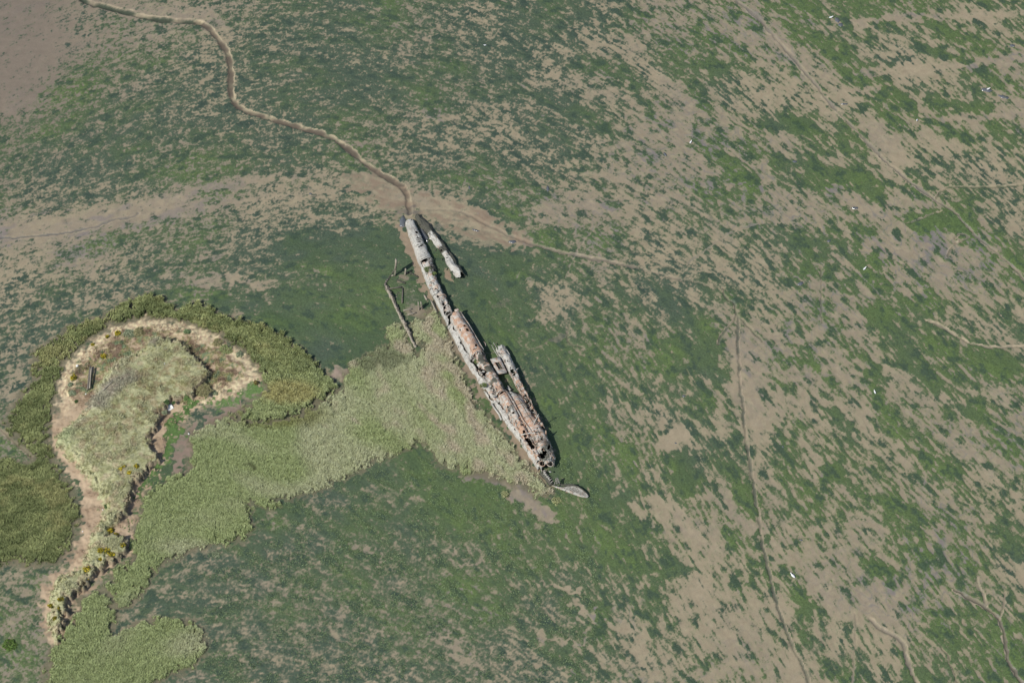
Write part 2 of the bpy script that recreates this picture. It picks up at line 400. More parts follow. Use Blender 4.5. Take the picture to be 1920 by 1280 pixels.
# --- local changes of weed cover: (pixel polyline, radius px, cover, feather)
MODS = [([(-20, 440), (120, 425), (260, 400), (400, 368), (520, 350), (600, 345)], 34, .003),
        ([(380, 372), (500, 352), (620, 345), (720, 352)], 14, .25),
        ([(-10, 510), (120, 490), (200, 500)], 26, .12), ([(0, 575), (60, 560)], 14, .2),
        ([(160, 0), (260, 15), (380, 25), (420, 70)], 22, .06), ([(0, 40), (60, 110), (20, 180)], 70, .0),
        ([(360, 528), (430, 520), (500, 534)], 9, .02), ([(380, 480), (420, 478)], 6, .1), ([(585, 505), (618, 545)], 8, .03),
        ([(500, 555), (515, 585)], 4, .1), ([(630, 700), (650, 704)], 13, .0), ([(215, 555), (165, 575)], 9, .1),
        ([(560, 580), (660, 640)], 60, 1.0), ([(560, 470), (700, 450), (735, 480)], 42, 1.0), ([(640, 540), (730, 560)], 42, 1.0),
        ([(520, 600), (620, 660)], 25, 1.0), ([(400, 560), (520, 590)], 16, 1.0),
        ([(1080, 640), (1090, 800), (1085, 880)], 30, .86), ([(900, 500), (930, 540), (950, 610)], 42, .97), ([(1000, 640), (1040, 760)], 34, .92),
        ([(1100, 900), (1130, 940)], 30, .97), ([(960, 880), (1050, 880)], 18, .97),
        ([(1015, 540), (1035, 585), (1010, 600)], 12, .15), ([(985, 520), (1015, 545)], 9, .3), ([(1040, 500), (1060, 560)], 8, .4),
        ([(880, 890), (950, 908), (1000, 930), (1035, 975)], 9, .0), ([(965, 925), (1010, 955), (1030, 970)], 14, .0),
        ([(1150, 600), (1180, 660)], 12, .75),
        ([(1225, 955), (1290, 1000), (1340, 1060)], 34, .1), ([(1390, 640), (1410, 720)], 26, .04), ([(1410, 780), (1470, 760), (1580, 800)], 26, .15),
        ([(1200, 640), (1215, 690)], 14, .2), ([(1250, 830), (1275, 815)], 17, .0),
        ([(1285, 870), (1290, 900)], 26, .97), ([(1330, 640), (1320, 700)], 16, .95), ([(1290, 600), (1250, 560)], 14, .9),
        ([(1265, 1060), (1300, 1085)], 13, .95), ([(1390, 930), (1400, 960)], 20, .92), ([(1450, 935), (1470, 950)], 22, .8),
        ([(1250, 570), (1290, 620), (1340, 690), (1350, 720)], 16, .95),
        ([(1640, 1055), (1665, 1075)], 14, .97), ([(1505, 1120), (1515, 1155)], 9, .9), ([(1435, 1080), (1450, 1100)], 11, .9),
        ([(1420, 1000), (1445, 1010)], 7, .95), ([(1310, 1140), (1345, 1190)], 8, .85), ([(1725, 1000), (1740, 1040)], 9, .85),
        ([(1870, 980), (1905, 1050)], 12, .85),
        ([(1440, 10), (1500, 60), (1570, 100), (1600, 20)], 20, .85), ([(1440, 230), (1500, 235)], 22, .97), ([(1300, 60), (1340, 110), (1360, 180)], 18, .85),
        ([(1720, 165), (1760, 190), (1840, 210)], 15, .9), ([(1810, 150), (1850, 215)], 15, .92), ([(1745, 45), (1790, 65)], 14, .92),
        ([(1700, 110), (1640, 115), (1560, 105)], 11, .9), ([(1600, 100), (1660, 115)], 9, .8), ([(1740, 90), (1800, 115)], 12, .9),
        ([(1680, 170), (1730, 225)], 9, .95), ([(1500, 300), (1530, 320), (1560, 345)], 22, .9), ([(1455, 300), (1480, 350)], 14, .85), ([(1610, 320), (1640, 370)], 20, .85),
        ([(1680, 290), (1720, 335)], 9, .97), ([(1720, 420), (1790, 400), (1800, 440)], 22, .97), ([(1870, 240), (1890, 265)], 20, .85),
        ([(1560, 360), (1650, 400)], 16, .05), ([(1640, 460), (1700, 480), (1740, 460)], 20, .04), ([(1240, 150), (1290, 190)], 18, .15), ([(1260, 230), (1300, 250)], 16, .1),
        ([(1230, 590), (1240, 610)], 9, .6), ([(1450, 620), (1490, 650)], 18, .08), ([(1490, 700), (1620, 710)], 16, .1),
        ([(1640, 590), (1700, 640)], 22, .95), ([(1700, 660), (1740, 720)], 22, .92), ([(1840, 660), (1890, 690)], 22, .95), ([(1640, 700), (1650, 715)], 14, .9),
        ([(1460, 440), (1540, 470)], 22, .93), ([(1560, 440), (1610, 490)], 13, .9), ([(1550, 520), (1600, 540)], 14, .92), ([(1640, 520), (1720, 590)], 12, .85),
        ([(1560, 770), (1600, 820)], 12, .9), ([(1490, 650), (1530, 690)], 10, .75), ([(1780, 770), (1830, 775)], 13, .85), ([(1700, 810), (1740, 830)], 12, .85),
        ([(1560, 880), (1620, 930)], 12, .9), ([(1700, 940), (1730, 1010)], 11, .9), ([(1740, 860), (1830, 880)], 14, .8),
        ([(1600, 45), (1700, 30), (1880, 28)], 10, .04), ([(1620, 138), (1720, 130), (1830, 122), (1930, 105)], 11, .03), ([(1640, 165), (1560, 175)], 9, .05),
        ([(1730, 222), (1820, 222), (1930, 212)], 10, .03), ([(1400, 60), (1500, 150), (1560, 220)], 12, .12),
        ([(1560, 180), (1640, 240), (1690, 300)], 18, .12), ([(1300, 350), (1400, 345), (1440, 355)], 5, .1),
        ([(720, 362), (800, 378), (900, 410)], 24, .02), ([(830, 400), (900, 425), (990, 455)], 16, .05), ([(690, 330), (740, 352)], 12, .05),
        ([(815, 215), (850, 225)], 13, .1), ([(900, 380), (990, 420)], 12, .9), ([(1000, 420), (1130, 330)], 16, .2), ([(1010, 100), (1040, 140)], 9, .2),
        ([(1030, 180), (1080, 210)], 22, .9), ([(1100, 370), (1180, 400), (1260, 370)], 18, .12),
        ([(1020, 1096), (1080, 1108)], 4, .02), ([(1075, 1130), (1110, 1150)], 7, .05), ([(1110, 1165), (1180, 1183)], 6, .1), ([(1010, 1198), (1090, 1205)], 4, .03),
        ([(665, 1020), (740, 1052)], 3, .2), ([(850, 1030), (870, 1060), (900, 1050)], 5, .25), ([(820, 1190), (900, 1250)], 13, .2), ([(900, 1140), (920, 1155)], 7, .3),
        ([(600, 950), (700, 930), (780, 930)], 22, .75), ([(500, 970), (560, 990)], 9, .4),
        ([(255, 1080), (330, 1090)], 12, .8), ([(270, 1130), (420, 1150)], 16, .85), ([(20, 1080), (70, 1130), (100, 1250)], 20, .25), ([(30, 1140), (10, 1190)], 20, .4),
        ([(0, 900), (10, 960)], 13, .1), ([(10, 740), (40, 690)], 11, .15), ([(30, 660), (20, 640)], 10, .3),
        ([(1300, 1130), (1400, 1200), (1450, 1260)], 50, .2)]
for pl, rad, cv in MODS:
    P = np.array([at(a, b) for a, b in pl])[:, :2]; rm = rad*.125
    s_ = box_of(P, rm*2.4+2)
    d, _, _ = seg_dist(P, X[s_]+WARPX[s_]*.6, Y[s_]+WARPY[s_]*.6)
    w_ = 1-ss(rm*.55, rm*1.6, d); cov[s_] = cov[s_]*(1-w_)+cv*w_
# probit of the cover -> signed field
cc = np.clip(cov, .003, .985)
def probit(p):
    a = .147; q = 2*p-1; l = np.log(1-q*q); k = 2/(math.pi*a)+l/2
    return np.sign(q)*np.sqrt(np.sqrt(k*k-l/a)-k)*math.sqrt(2)
FLD = probit(cc)+.30-.18*size+NN
SOF = .55+soft*2.3

def cmix(a, b, f): return a+(b-a)*f[..., None]
one = np.ones(X.shape+(1,))
mud = cmix(lin('a2947f')*one, lin('96897a')*one, ss(-1, 1, N_low*.7+N_iso*.4))
mud = cmix(mud, lin('82766a')*one, ss(.4, 2.0, N_frl*.8+.6*N_big)*.6)
mud = cmix(mud, lin('b0a48a')*one, ss(.4, 2.0, -N_frl*.7+.6*N_iso)*.5)
mud = mud*np.array([.94, .955, .90])
mud = mud*(1+.05*np.clip(N_frl, -2, 2)+.03*N_fr2)[..., None]
blue = ss(.45, 1.7, .6*N_mid+.5*N_big+.5*N_low+.3*N_sm)*.9
wetz = grid_interp([[0.6, .3, .3, .5, .6, .6, .8, .6, 1], [.3, .3, .3, .4, .8, .8, 1, .5, .8], [.7, .6, .3, .3, .6, .9, 1.2, 1.2, 1],
                    [.3, .3, .3, .3, .6, .6, .6, .7, .9], [.3, .3, .3, .3, .6, .8, .5, .9, 1], [.3, .3, .3, .3, 1, 1.4, .6, 1, 1], [.3, .3, .3, .5, 1.3, 1.9, 1.6, .8, .8]], 0, 0, 240, PX, PY)
mud = cmix(mud, lin('7c7577')*one, np.clip(blue*wetz, 0, .8))
vein = np.exp(-(np.abs(lic(fnoise(9, 2.6), 1.5, .5))/.16)**2)*ss(.2, 1.2, wetz+.5*N_low-.2)
mud = cmix(mud, lin('6f7071')*one, np.clip(vein*.6*wetz, 0, .75))
dkb = 1-ss(60, 330, np.hypot(PX*1.0, (PY-60)*.8)+N_mid*14)      # brown bare mud in the far left corner
mud = cmix(mud, lin('7d7266')*one, dkb*.9)
hz = np.clip(hue+.22*N_low+.2*N_big*.6+.12*N_mid, 0, 1)
alg = cmix(lin('4c5b4a')*one, lin('586a42')*one, hz)
lime = ss(1.0, 2.4, .7*N_big+.6*N_mid+.6*N_low)*grid_interp([[.1]*9, [.1]*9, [.2, .2, .5, .7, .6, .5, .5, .8, .8], [.3, .3, .5, .8, 1, .8, .8, .8, .8], [.3]*4+[1, 1, .8, .8, .8], [.3]*4+[.5, .8, .8, .8, .8], [.3]*9], 0, 0, 240, PX, PY)
alg = cmix(alg, lin('6a7e48')*one, np.clip(lime, 0, .35))
alg = cmix(alg, lin('374840')*one, np.clip(ss(.2, 1.7, N_mid*.5+N_frl*.6+N_fr2*.3)*.7, 0, .75))
alg = cmix(alg, lin('3d5238')*one, ss(.92, 1, cov)*.35*ss(-.5, 1, N_big))
wet = np.clip(blue*wetz, 0, 1)*.9
film = 1/(1+np.exp(-(FLD+.75)/.45))*np.clip(.9-.1*size+.25*N_fr2, 0, 1)
mud = mud*(1-film[..., None]*.5)+(alg*1.25)*film[..., None]*.5
Z = .05*N_low+.02*N_big+.010*N_mid+.035*ss(-.4, .8, FLD)*(1+.5*N_sm)

# --- creeks: (points, half width m, depth, colour of bed, colour of rim, rim width, rim side, strength)
CREEKS = [([(140, -10), (165, 5), (200, 14), (245, 26), (300, 38), (340, 40), (375, 43)], .7, .5, '404a3c', 'ab9d85', .9, -1, .95),
          ([(370, 42), (392, 52), (402, 66), (420, 88), (430, 110), (433, 140), (431, 172), (440, 195), (460, 208), (500, 221), (560, 238), (615, 254), (640, 268), (665, 290), (700, 318), (735, 338), (757, 352), (766, 375), (768, 400)], .64, .34, '655c4f', 'bcae90', .42, -1, .98),
          ([(795, 393), (850, 392), (885, 405), (930, 430), (990, 455), (1050, 473), (1130, 488), (1220, 508), (1290, 527), (1350, 538), (1390, 549), (1440, 567), (1475, 585), (1510, 606), (1540, 609), (1600, 602)], .36, .22, '736b60', 'b5a68e', .5, -1, .75),
          ([(1375, -5), (1420, 32), (1455, 72), (1490, 112), (1530, 158), (1560, 198), (1600, 238), (1650, 292)], .55, .2, '847c70', 'b7a98f', .8, 1, .7),
          ([(1650, 292), (1700, 335), (1748, 372), (1790, 395), (1815, 425), (1832, 446), (1880, 480), (1925, 528)], .42, .25, '7f786c', 'b5a78c', .7, 1, .7),
          ([(0, 448), (60, 442), (130, 436), (175, 426), (215, 411), (245, 408), (260, 400)], .35, .2, '6a6a66', 'a99b84', .6, 1, .8),
          ([(1383, 596), (1384, 655), (1388, 728), (1393, 768), (1399, 820), (1406, 868), (1415, 922), (1424, 977), (1432, 1032), (1443, 1076), (1457, 1134), (1472, 1174), (1486, 1211), (1508, 1251), (1520, 1290)], .30, .2, '50564b', 'a3937f', .2, -1, .8),
          ([(1357, 542), (1358, 556), (1380, 570), (1381, 592), (1368, 612), (1352, 628), (1347, 645)], .3, .35, '566050', 'a89a84', .4, 1, .8),
          ([(1381, 592), (1400, 606), (1412, 622), (1430, 640)], .25, .3, '596350', 'a89a84', .4, 1, .6),
          ([(1790, 1105), (1845, 1135), (1868, 1152), (1882, 1180), (1888, 1215), (1892, 1245), (1925, 1290)], .4, .35, '6d6759', 'b7a78c', .6, 1, .85),
          ([(1848, 1133), (1842, 1112), (1832, 1085)], .3, .2, '847b6c', 'b5a78c', .4, 1, .7), ([(1872, 1158), (1882, 1140), (1884, 1112)], .25, .2, '847b6c', 'b5a78c', .4, 1, .7),
          ([(1632, 1160), (1655, 1182), (1692, 1197), (1697, 1225), (1708, 1255), (1722, 1290)], .35, .25, '80786a', 'b3a58b', .5, -1, .8),
          ([(1768, 1212), (1780, 1235), (1790, 1262), (1800, 1290)], .25, .3, '55604a', 'a89a84', .3, 1, .8),
          ([(1605, 1150), (1603, 1230), (1598, 1290)], .3, .15, '8d8372', 'b3a58b', .4, 1, .5),
          ([(1925, 649), (1870, 651), (1830, 648), (1800, 636), (1765, 610), (1735, 600)], .3, .2, '827a6b', 'bbac92', .6, 1, .75),
          ([(1925, 343), (1880, 350), (1820, 350), (1780, 350), (1765, 358), (1755, 372)], .3, .3, '4f5b46', 'a89a84', .4, 1, .8),
          ([(1790, 448), (1800, 436), (1822, 446), (1795, 452), (1780, 470), (1778, 480)], .3, .25, '6e6c5a', 'b7a88e', .5, 1, .7),
          ([(1766, 396), (1740, 405), (1700, 420)], .3, .3, '4f5b46', 'a89a84', .3, 1, .6),
          ([(1540, 500), (1541, 560), (1540, 605)], .25, .25, '56614c', 'a89a84', .3, 1, .5),
          ([(1290, 492), (1330, 463), (1366, 436), (1417, 420)], .35, .15, '7b7a70', 'a89a84', .3, 1, .5),
          ([(1060, 520), (1080, 470), (1110, 430), (1160, 390)], .25, .12, '77766f', 'a89a84', .3, 1, .4),
          ([(0, 803), (18, 822), (40, 838), (60, 857)], .4, .2, '9c8d76', 'bfae93', .5, 1, .9),
          ([(1070, 600), (1060, 640), (1090, 650)], .3, .2, '5c6a4c', 'a89a84', .3, 1, .4),
          ([(1460, 700), (1520, 706), (1600, 700)], .2, .05, '7f786c', 'a3937f', .3, 1, .4),
          ([(870, 640+20), (990, 660), (1040, 632)], .3, .12, '4b5744', '6d6d58', .4, 1, .4)]
rimz = np.zeros(X.shape)
for pts, hw, dep, cb, cr, rw, rs, stg in CREEKS:
    P = smooth_line([at(a, b)[:2] for a, b in pts], 2)
    s_ = box_of(P, 4); d, sd, al_ = seg_dist(P, X[s_]+WARPX[s_]*.10+WARP2X[s_]*.05, Y[s_]+WARPY[s_]*.10+WARP2Y[s_]*.05)
    hwv = hw*(1+.25*N_mid[s_]*.5)
    if rs == 1: hwv = hwv*.8; rw = rw*.8
    stg_ = stg*np.clip(.8+.35*N_mid[s_], .3, 1)*(ss(.8, .45, al_)*.85 if pts[0][0] == 795 else 1); bed = (1-ss(hwv*.75, hwv*1.25, d))*stg_
    fd = stg_/stg if pts[0][0] == 795 else 1.0
    rim = (1-ss(hwv+rw*.4, hwv+rw, d))*(sd*rs > 0)*(1-bed)*stg*fd*np.clip(.65+.35*N_sm[s_], 0, 1)
    mud[s_] = cmix(mud[s_], lin(cr)*one[s_], rim); FLD[s_] = FLD[s_]*(1-rim)-2.5*rim
    mud[s_] = cmix(mud[s_], lin(cb)*one[s_], bed); FLD[s_] = FLD[s_]*(1-bed)-3*bed
    Z[s_] -= dep*np.minimum(fd, 1)*(1-ss(hwv*.4, hwv*1.35, d)); Z[s_] += rim*.05
# brown mud flats beside the wreck, pool hollows
BR = poly_sd([(690, 318), (745, 350), (772, 366), (860, 380), (930, 415), (1010, 458), (1000, 470), (930, 462), (880, 460), (850, 425), (815, 400), (790, 392), (745, 402), (715, 385), (660, 355), (640, 330)], 0, 1.2, .4)
brf = ss(-1.5, 1.2, BR); mud = cmix(mud, lin('8b7b68')*one, brf*np.clip(.45+.3*N_sm+.25*N_mid, 0, 1)); FLD = FLD*(1-brf*.8)-2*brf
def ell(px, py, rx, ry, a=0, cl='8f7b67', st=1, f=-2.5):
    global mud, FLD
    ca, sa = math.cos(R(a)), math.sin(R(a)); u, v = PX-px+WARPX*3, PY-py+WARPY*3
    r = np.hypot((u*ca+v*sa)/rx, (-u*sa+v*ca)/ry); k = (1-ss(.6, 1.25, r))*st
    if cl: mud = cmix(mud, lin(cl)*one, k*np.clip(.8+.25*N_sm, 0, 1))
    FLD = FLD*(1-k)+f*k
d_, sd_, al_ = seg_dist(smooth_line([at(a, b)[:2] for a, b in [(752, 425), (766, 455), (785, 505), (812, 572), (838, 625), (860, 665), (879, 697), (903, 735), (930, 772), (965, 822), (990, 862), (1012, 893)]], 1), X+WARPX*.45, Y+WARPY*.45)
k_ = 1-ss(.45, 1.3, d_+.35*N_fr); mud = cmix(mud, lin('93826e')*one, k_*.9); FLD = FLD*(1-k_)-2.4*k_
ell(1078, 926, 22, 6, 10, '96806a'); ell(778, 470, 6, 38, -20, '8a7a69', .8); ell(842, 520, 6, 16, -25, '97806c', .8)
ell(870, 665, 7, 60, -30, '8d806e', .9); ell(905, 722, 8, 50, -33, '8d806e', .9); ell(790, 588, 28, 12, 15, '8f8270', .8)
ell(765, 545, 20, 45, -15, '74756a', .5, -1); ell(752, 522, 14, 6, 0, '8b7d6c', .7); ell(818, 430, 16, 8, 50, '6c6a66', .6, -1)
ell(770, 396, 22, 8, 10, '6a655e', .8); ell(640, 703, 22, 12, 10, '99897a', 1); ell(340, 840, 12, 50, 10, '7d7466', .7)
ell(1046, 634, 14, 6, -20, '50584c', .9); ell(940, 570, 25, 9, -10, '4c5347', .6, -1.5)

# --- island: low sandy terrace and the grassy bank on it
TERR = [(95, 800), (108, 760), (112, 715), (128, 680), (150, 655), (165, 640), (210, 612), (265, 593), (320, 600), (370, 612), (420, 633), (455, 657), (480, 688), (486, 712), (445, 735), (400, 750), (352, 772), (335, 800),
        (318, 835), (302, 872), (275, 905), (256, 950), (248, 1000), (244, 1042), (215, 1056), (182, 1088), (150, 1115), (136, 1145), (124, 1180), (112, 1206), (94, 1208), (80, 1150), (84, 1092), (125, 1060), (143, 1020),
        (150, 985), (158, 950), (150, 915), (125, 880), (100, 845)]
BANK = [(271, 633), (300, 632), (335, 633), (345, 648), (359, 662), (375, 674), (389, 690), (391, 704), (380, 717), (366, 722), (362, 735), (341, 745), (322, 742), (314, 752), (305, 765), (293, 768), (298, 786), (292, 798), (281, 805),
        (279, 817), (288, 826), (280, 835), (296, 847), (296, 861), (282, 868), (263, 889), (245, 903), (246, 926), (234, 944), (240, 958), (210, 980), (203, 988), (226, 1000), (237, 1022), (230, 1037), (200, 1050), (171, 1073), (164, 1086),
        (144, 1103), (125, 1116), (121, 1139), (115, 1162), (108, 1188), (102, 1202), (95, 1199), (97, 1181), (87, 1162), (89, 1132), (91, 1100), (108, 1074), (131, 1063), (151, 1053), (157, 1030), (164, 998), (184, 975), (190, 945),
        (184, 919), (167, 903), (157, 880), (138, 861), (120, 850), (118, 838), (102, 828), (103, 812), (117, 795), (134, 782), (150, 765), (168, 740), (180, 712), (195, 692), (221, 668), (249, 655), (262, 644)]
HT, HB = .45, 1.75
sdT = poly_sd(TERR, HT, .5, .35); sdB = poly_sd(BANK, HT+HB, .15, .34)
zT = HT*ss(-.3, 3.0, sdT)
PXb, PYb = pix(X, Y, HT+HB)
mid = np.interp(PYb, [630, 660, 700, 760, 800, 880, 950, 1050, 1100, 1200], [268, 290, 300, 240, 200, 215, 215, 190, 112, 97])
lf = ss(-6, 14, PXb-mid)*1.0
wdt = 2.4*(1-lf)+.28*lf
zB = HB*(.88+.12*ss(0, 6, sdB))*ss(0, 1, (sdB+wdt*.0)/wdt)
island = sdT > 0.0
rough_g = .10*N_mid+.07*N_sm+.04*N_fi
Z = np.where(sdT > -2, Z*(1-ss(-2, 1, sdT))+0, Z)+zT+zB+rough_g*ss(0, 2, sdT)*(.5+.5*ss(0, 1, sdB))
# slumped edges of the bank: deeper clefts
# colours of the island
kT = ss(-.8, .5, sdT+.5*N_sm); kB = ss(-.1, .35, sdB)
sand = cmix(lin('b8a388')*one, lin('9f8a72')*one, ss(-.8, 1.2, N_mid))
rimT = np.exp(-((sdT-1.6)/1.9)**2)*ss(-60, 30, 745-PY)
sand = cmix(sand, lin('d8caa4')*one, np.clip(rimT*(.6+.6*N_fr2), 0, 1))
heath = cmix(lin('979468')*one, lin('8a7763')*one, ss(-.5, .9, N_iso+.4*N_fr))
heath = cmix(heath, lin('7f8d6c')*one, ss(.5, 1.4, N_fr*.8-N_iso*.5))
hf = ss(-1.2, -.4, N_fr*.8+N_fr2*.5+.35*N_iso)*ss(2.2, 4.5, sdT+.6*N_sm)*ss(1.0, 0, ss(960, 1000, PY))
sand = cmix(sand, heath, np.clip(hf, 0, 1)*ss(760, 730, PY))
grass = cmix(lin('b2b28c')*one, lin('a3a479')*one, ss(-.6, 1.2, N_fr))
grass = cmix(grass, lin('b5ac8c')*one, ss(.2, 1.4, N_iso+.5*N_fr))
dks = ss(.7, 1.9, .9*N_fr+.5*N_iso+.5*N_fr2+1.1*np.exp(-((PXb-310)/60)**2-((PYb-715)/32)**2)+.5*np.exp(-((PXb-240)/70)**2-((PYb-770)/28)**2)-.5*np.clip((PYb-800)/60, -.3, 1.5))
grass = cmix(grass, lin('7d7348')*one, np.clip(dks*.45, 0, 1))
purp = ss(.1, 1.0, 1.3-np.hypot((PXb-190-(740-PYb)*.9)/34, (PYb-735)/60)+.3*N_mid)
grass = cmix(grass, lin('96908a')*one, purp*.55)
grass = cmix(grass, lin('9aa67c')*one, ss(.0, 1, 1-np.hypot((PXb-125)/35, (PYb-815)/28))*.7)
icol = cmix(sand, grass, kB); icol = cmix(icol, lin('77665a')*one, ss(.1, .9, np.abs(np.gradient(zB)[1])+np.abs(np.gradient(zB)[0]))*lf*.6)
mud = cmix(mud, icol, kT); FLD = np.where(sdT > -.6, FLD*(1-kT)-4*kT, FLD)

# vivid weed lane along the bank, paler sandy ground left of it
LANE = [(395, 735), (365, 765), (335, 790), (345, 810), (325, 840), (312, 870), (275, 905), (255, 940), (245, 985), (225, 1010), (250, 960), (252, 925), (290, 880), (310, 838), (308, 800), (352, 752)]
sdL = poly_sd(LANE, 0, .6, .3)
lk = ss(-.6, .5, sdL); alg = cmix(alg, lin('5a7540')*one, lk); FLD = FLD*(1-lk)+lk*(1.4+1.0*N_fr+.5*N_fr2)
LANE2 = [(350, 880), (325, 890), (330, 850), (345, 820), (360, 800), (420, 770), (470, 745), (440, 790), (370, 815), (350, 850)]
sdM = poly_sd(LANE2, 0, .8, .4); mk = ss(-.6, .6, sdM); mud = cmix(mud, lin('8c7b6d')*one, mk); FLD = FLD*(1-mk)-2*mk
gl = poly_sd([(395, 700), (480, 715), (560, 700), (520, 740), (420, 765), (380, 760)], 0, 1, .4); gk = ss(-.8, .8, gl)*(sdT < .4)
alg = cmix(alg, lin('657f4a')*one, gk); FLD = FLD*(1-gk)+gk*(.6+1.3*N_fr+.4*N_fr2)

# ------------------------------------------------------------------ vegetation beds
def tufts(P, zb, n_bl, L, W, lean, cols, rng, wind=(0.25, .2), flat=.0):
    """blades standing on points P at height zb; returns V, F, col"""
    n = len(P)*n_bl
    idx = np.repeat(np.arange(len(P)), n_bl)
    a = rng.uniform(0, 2*np.pi, n); r = rng.uniform(.0, .13, n)
    bx = P[idx, 0]+np.cos(a)*r; by = P[idx, 1]+np.sin(a)*r; bz = zb[idx]
    l = L*rng.uniform(.55, 1.25, n)*(L.size == 1 or 1); wd = W*rng.uniform(.6, 1.3, n)
    le = lean*rng.uniform(.2, 1.3, n)
    tx = bx+np.cos(a)*l*le+wind[0]*l; ty = by+np.sin(a)*l*le+wind[1]*l; tz = bz+l*np.sqrt(np.clip(1-le*le*.7, .1, 1))
    b2 = a+np.pi/2+rng.uniform(-.6, .6, n); ux, uy = np.cos(b2)*wd/2, np.sin(b2)*wd/2
    mx, my, mz = bx*.45+tx*.55-np.cos(a)*l*.05, by*.45+ty*.55, bz*.4+tz*.6
    V = np.empty((n, 5, 3), np.float32)
    V[:, 0] = np.stack([bx-ux*.6, by-uy*.6, bz-.1], 1); V[:, 1] = np.stack([bx+ux*.6, by+uy*.6, bz-.1], 1)
    V[:, 2] = np.stack([mx+ux, my+uy, mz], 1); V[:, 3] = np.stack([mx-ux, my-uy, mz], 1); V[:, 4] = np.stack([tx, ty, tz], 1)
    base = np.arange(n)[:, None]*5
    Q = base+np.array([0, 1, 2, 3]); T = base+np.array([3, 2, 4])
    col = np.repeat(cols[idx]*rng.uniform(.8, 1.2, (n, 1)), 5, axis=0)
    return V.reshape(-1, 3), Q, T, col
def hgt(x, y):
    return bil(Z, (x-xs[0])/DX, (y-ys[0])/DY)
def sample(A, x, y): return bil(A, (x-xs[0])/DX, (y-ys[0])/DY)
def bed(name, label, cat, sd, dens, h, L, W, lean, colf, under, seed, n_bl=5, canopy=.55, edge=.5, feather=1.1):
    """one mesh: uneven canopy skin plus blades over the area where sd > 0"""
    rng = np.random.default_rng(seed)
    sd = sd-feather*np.clip(.1+.5*N_fr2+.5*N_fr, 0, 2)*ss(6, 1, sd)
    jj, ii = np.nonzero(sd > -.1); x0, x1, y0, y1 = xs[ii.min()], xs[ii.max()], ys[jj.min()], ys[jj.max()]
    n = int((x1-x0)*(y1-y0)*dens); P = np.stack([rng.uniform(x0, x1, n), rng.uniform(y0, y1, n)], 1)
    s_ = sample(sd, P[:, 0], P[:, 1]); keep = s_ > 0.02; P, s_ = P[keep], s_[keep]
    cl = .5+.5*np.clip(.45*sample(N_sm, P[:, 0], P[:, 1])+.5*sample(N_iso, P[:, 0], P[:, 1])+.25*sample(N_big, P[:, 0], P[:, 1]), -1.2, 1.2)/1.2
    hh = sample(h, P[:, 0], P[:, 1]) if hasattr(h, 'shape') else h
    up = hh*ss(-.15, edge, s_)*(.62+.5*cl)
    zb = hgt(P[:, 0], P[:, 1])+up*canopy
    cols = colf(P[:, 0], P[:, 1], rng)
    Ls = (np.repeat(L*(.6+.6*cl)*(.5+.5*ss(0, edge, s_)), n_bl))
    V, Q, T, col = tufts(P, zb, n_bl, Ls, W, lean, cols, rng)
    # canopy skin from the terrain grid
    m = sd > 0; f = m[:-1, :-1] & m[1:, :-1] & m[:-1, 1:] & m[1:, 1:]
    j, i = np.nonzero(f); id_ = -np.ones((ny, nx), int); used = np.zeros((ny, nx), bool)
    for a, b in ((0, 0), (1, 0), (0, 1), (1, 1)): used[j+a, i+b] = True
    uj, ui = np.nonzero(used); id_[uj, ui] = np.arange(len(uj))
    xx, yy = xs[ui], ys[uj]; clg = .5+.5*np.clip(.45*N_sm[uj, ui]+.5*N_iso[uj, ui]+.25*N_big[uj, ui], -1.2, 1.2)/1.2
    hh = h[uj, ui] if hasattr(h, 'shape') else h
    zz = Z[uj, ui]+hh*ss(-.15, edge, sd[uj, ui])*(.62+.5*clg)*canopy-.05+.05*N_fi[uj, ui]
    edgev = sd[uj, ui] < .18; zz = np.where(edgev, Z[uj, ui]-.05, zz)
    V2 = np.stack([xx+.06*N_fi[uj, ui], yy, zz], 1); Q2 = np.stack([id_[j, i], id_[j, i+1], id_[j+1, i+1], id_[j+1, i]], 1)
    c2 = colf(xx, yy, rng)*under  # skin takes darkened leaf colours as painted shade between the blades
    o = obj(name, np.vstack([V, V2]), [np.vstack([Q, Q2+len(V)]), T], M_LEAF, None, (0, 0, 0), {'col': np.vstack([col, c2])})
    return tag(o, label, cat, None, 'stuff')

REED = [(718, 612), (740, 602), (770, 600), (790, 590), (812, 572), (832, 596), (848, 644), (864, 690), (890, 740), (922, 788), (954, 824), (985, 862), (1006, 888), (1026, 902), (1036, 914), (1034, 929), (1018, 929), (1000, 922), (960, 905), (900, 893), (860, 880),
        (825, 870), (806, 842), (790, 828), (760, 846), (725, 858), (692, 866), (668, 888), (620, 908), (580, 923), (530, 938), (512, 958), (488, 946), (468, 948), (478, 985), (468, 1000), (440, 1016), (400, 1021), (368, 1028), (342, 1043),
        (295, 1062), (284, 1084), (262, 1112), (240, 1136), (222, 1140), (208, 1116), (192, 1098), (214, 1068), (248, 1046), (238, 1018), (256, 975), (272, 925), (312, 893), (352, 880), (358, 838), (350, 815), (380, 798), (440, 770), (480, 745), (560, 762), (610, 745), (634, 735), (640, 705), (655, 680), (690, 655), (735, 640), (722, 626)]
REED2 = [(90, 1216), (110, 1190), (135, 1150), (150, 1122), (172, 1108), (192, 1108), (210, 1130), (218, 1150), (214, 1166), (208, 1180), (216, 1186), (240, 1172), (275, 1162), (300, 1152), (340, 1156), (375, 1168), (390, 1195), (386, 1222), (365, 1245), (335, 1262),
         (300, 1275), (290, 1300), (60, 1330), (85, 1260)]
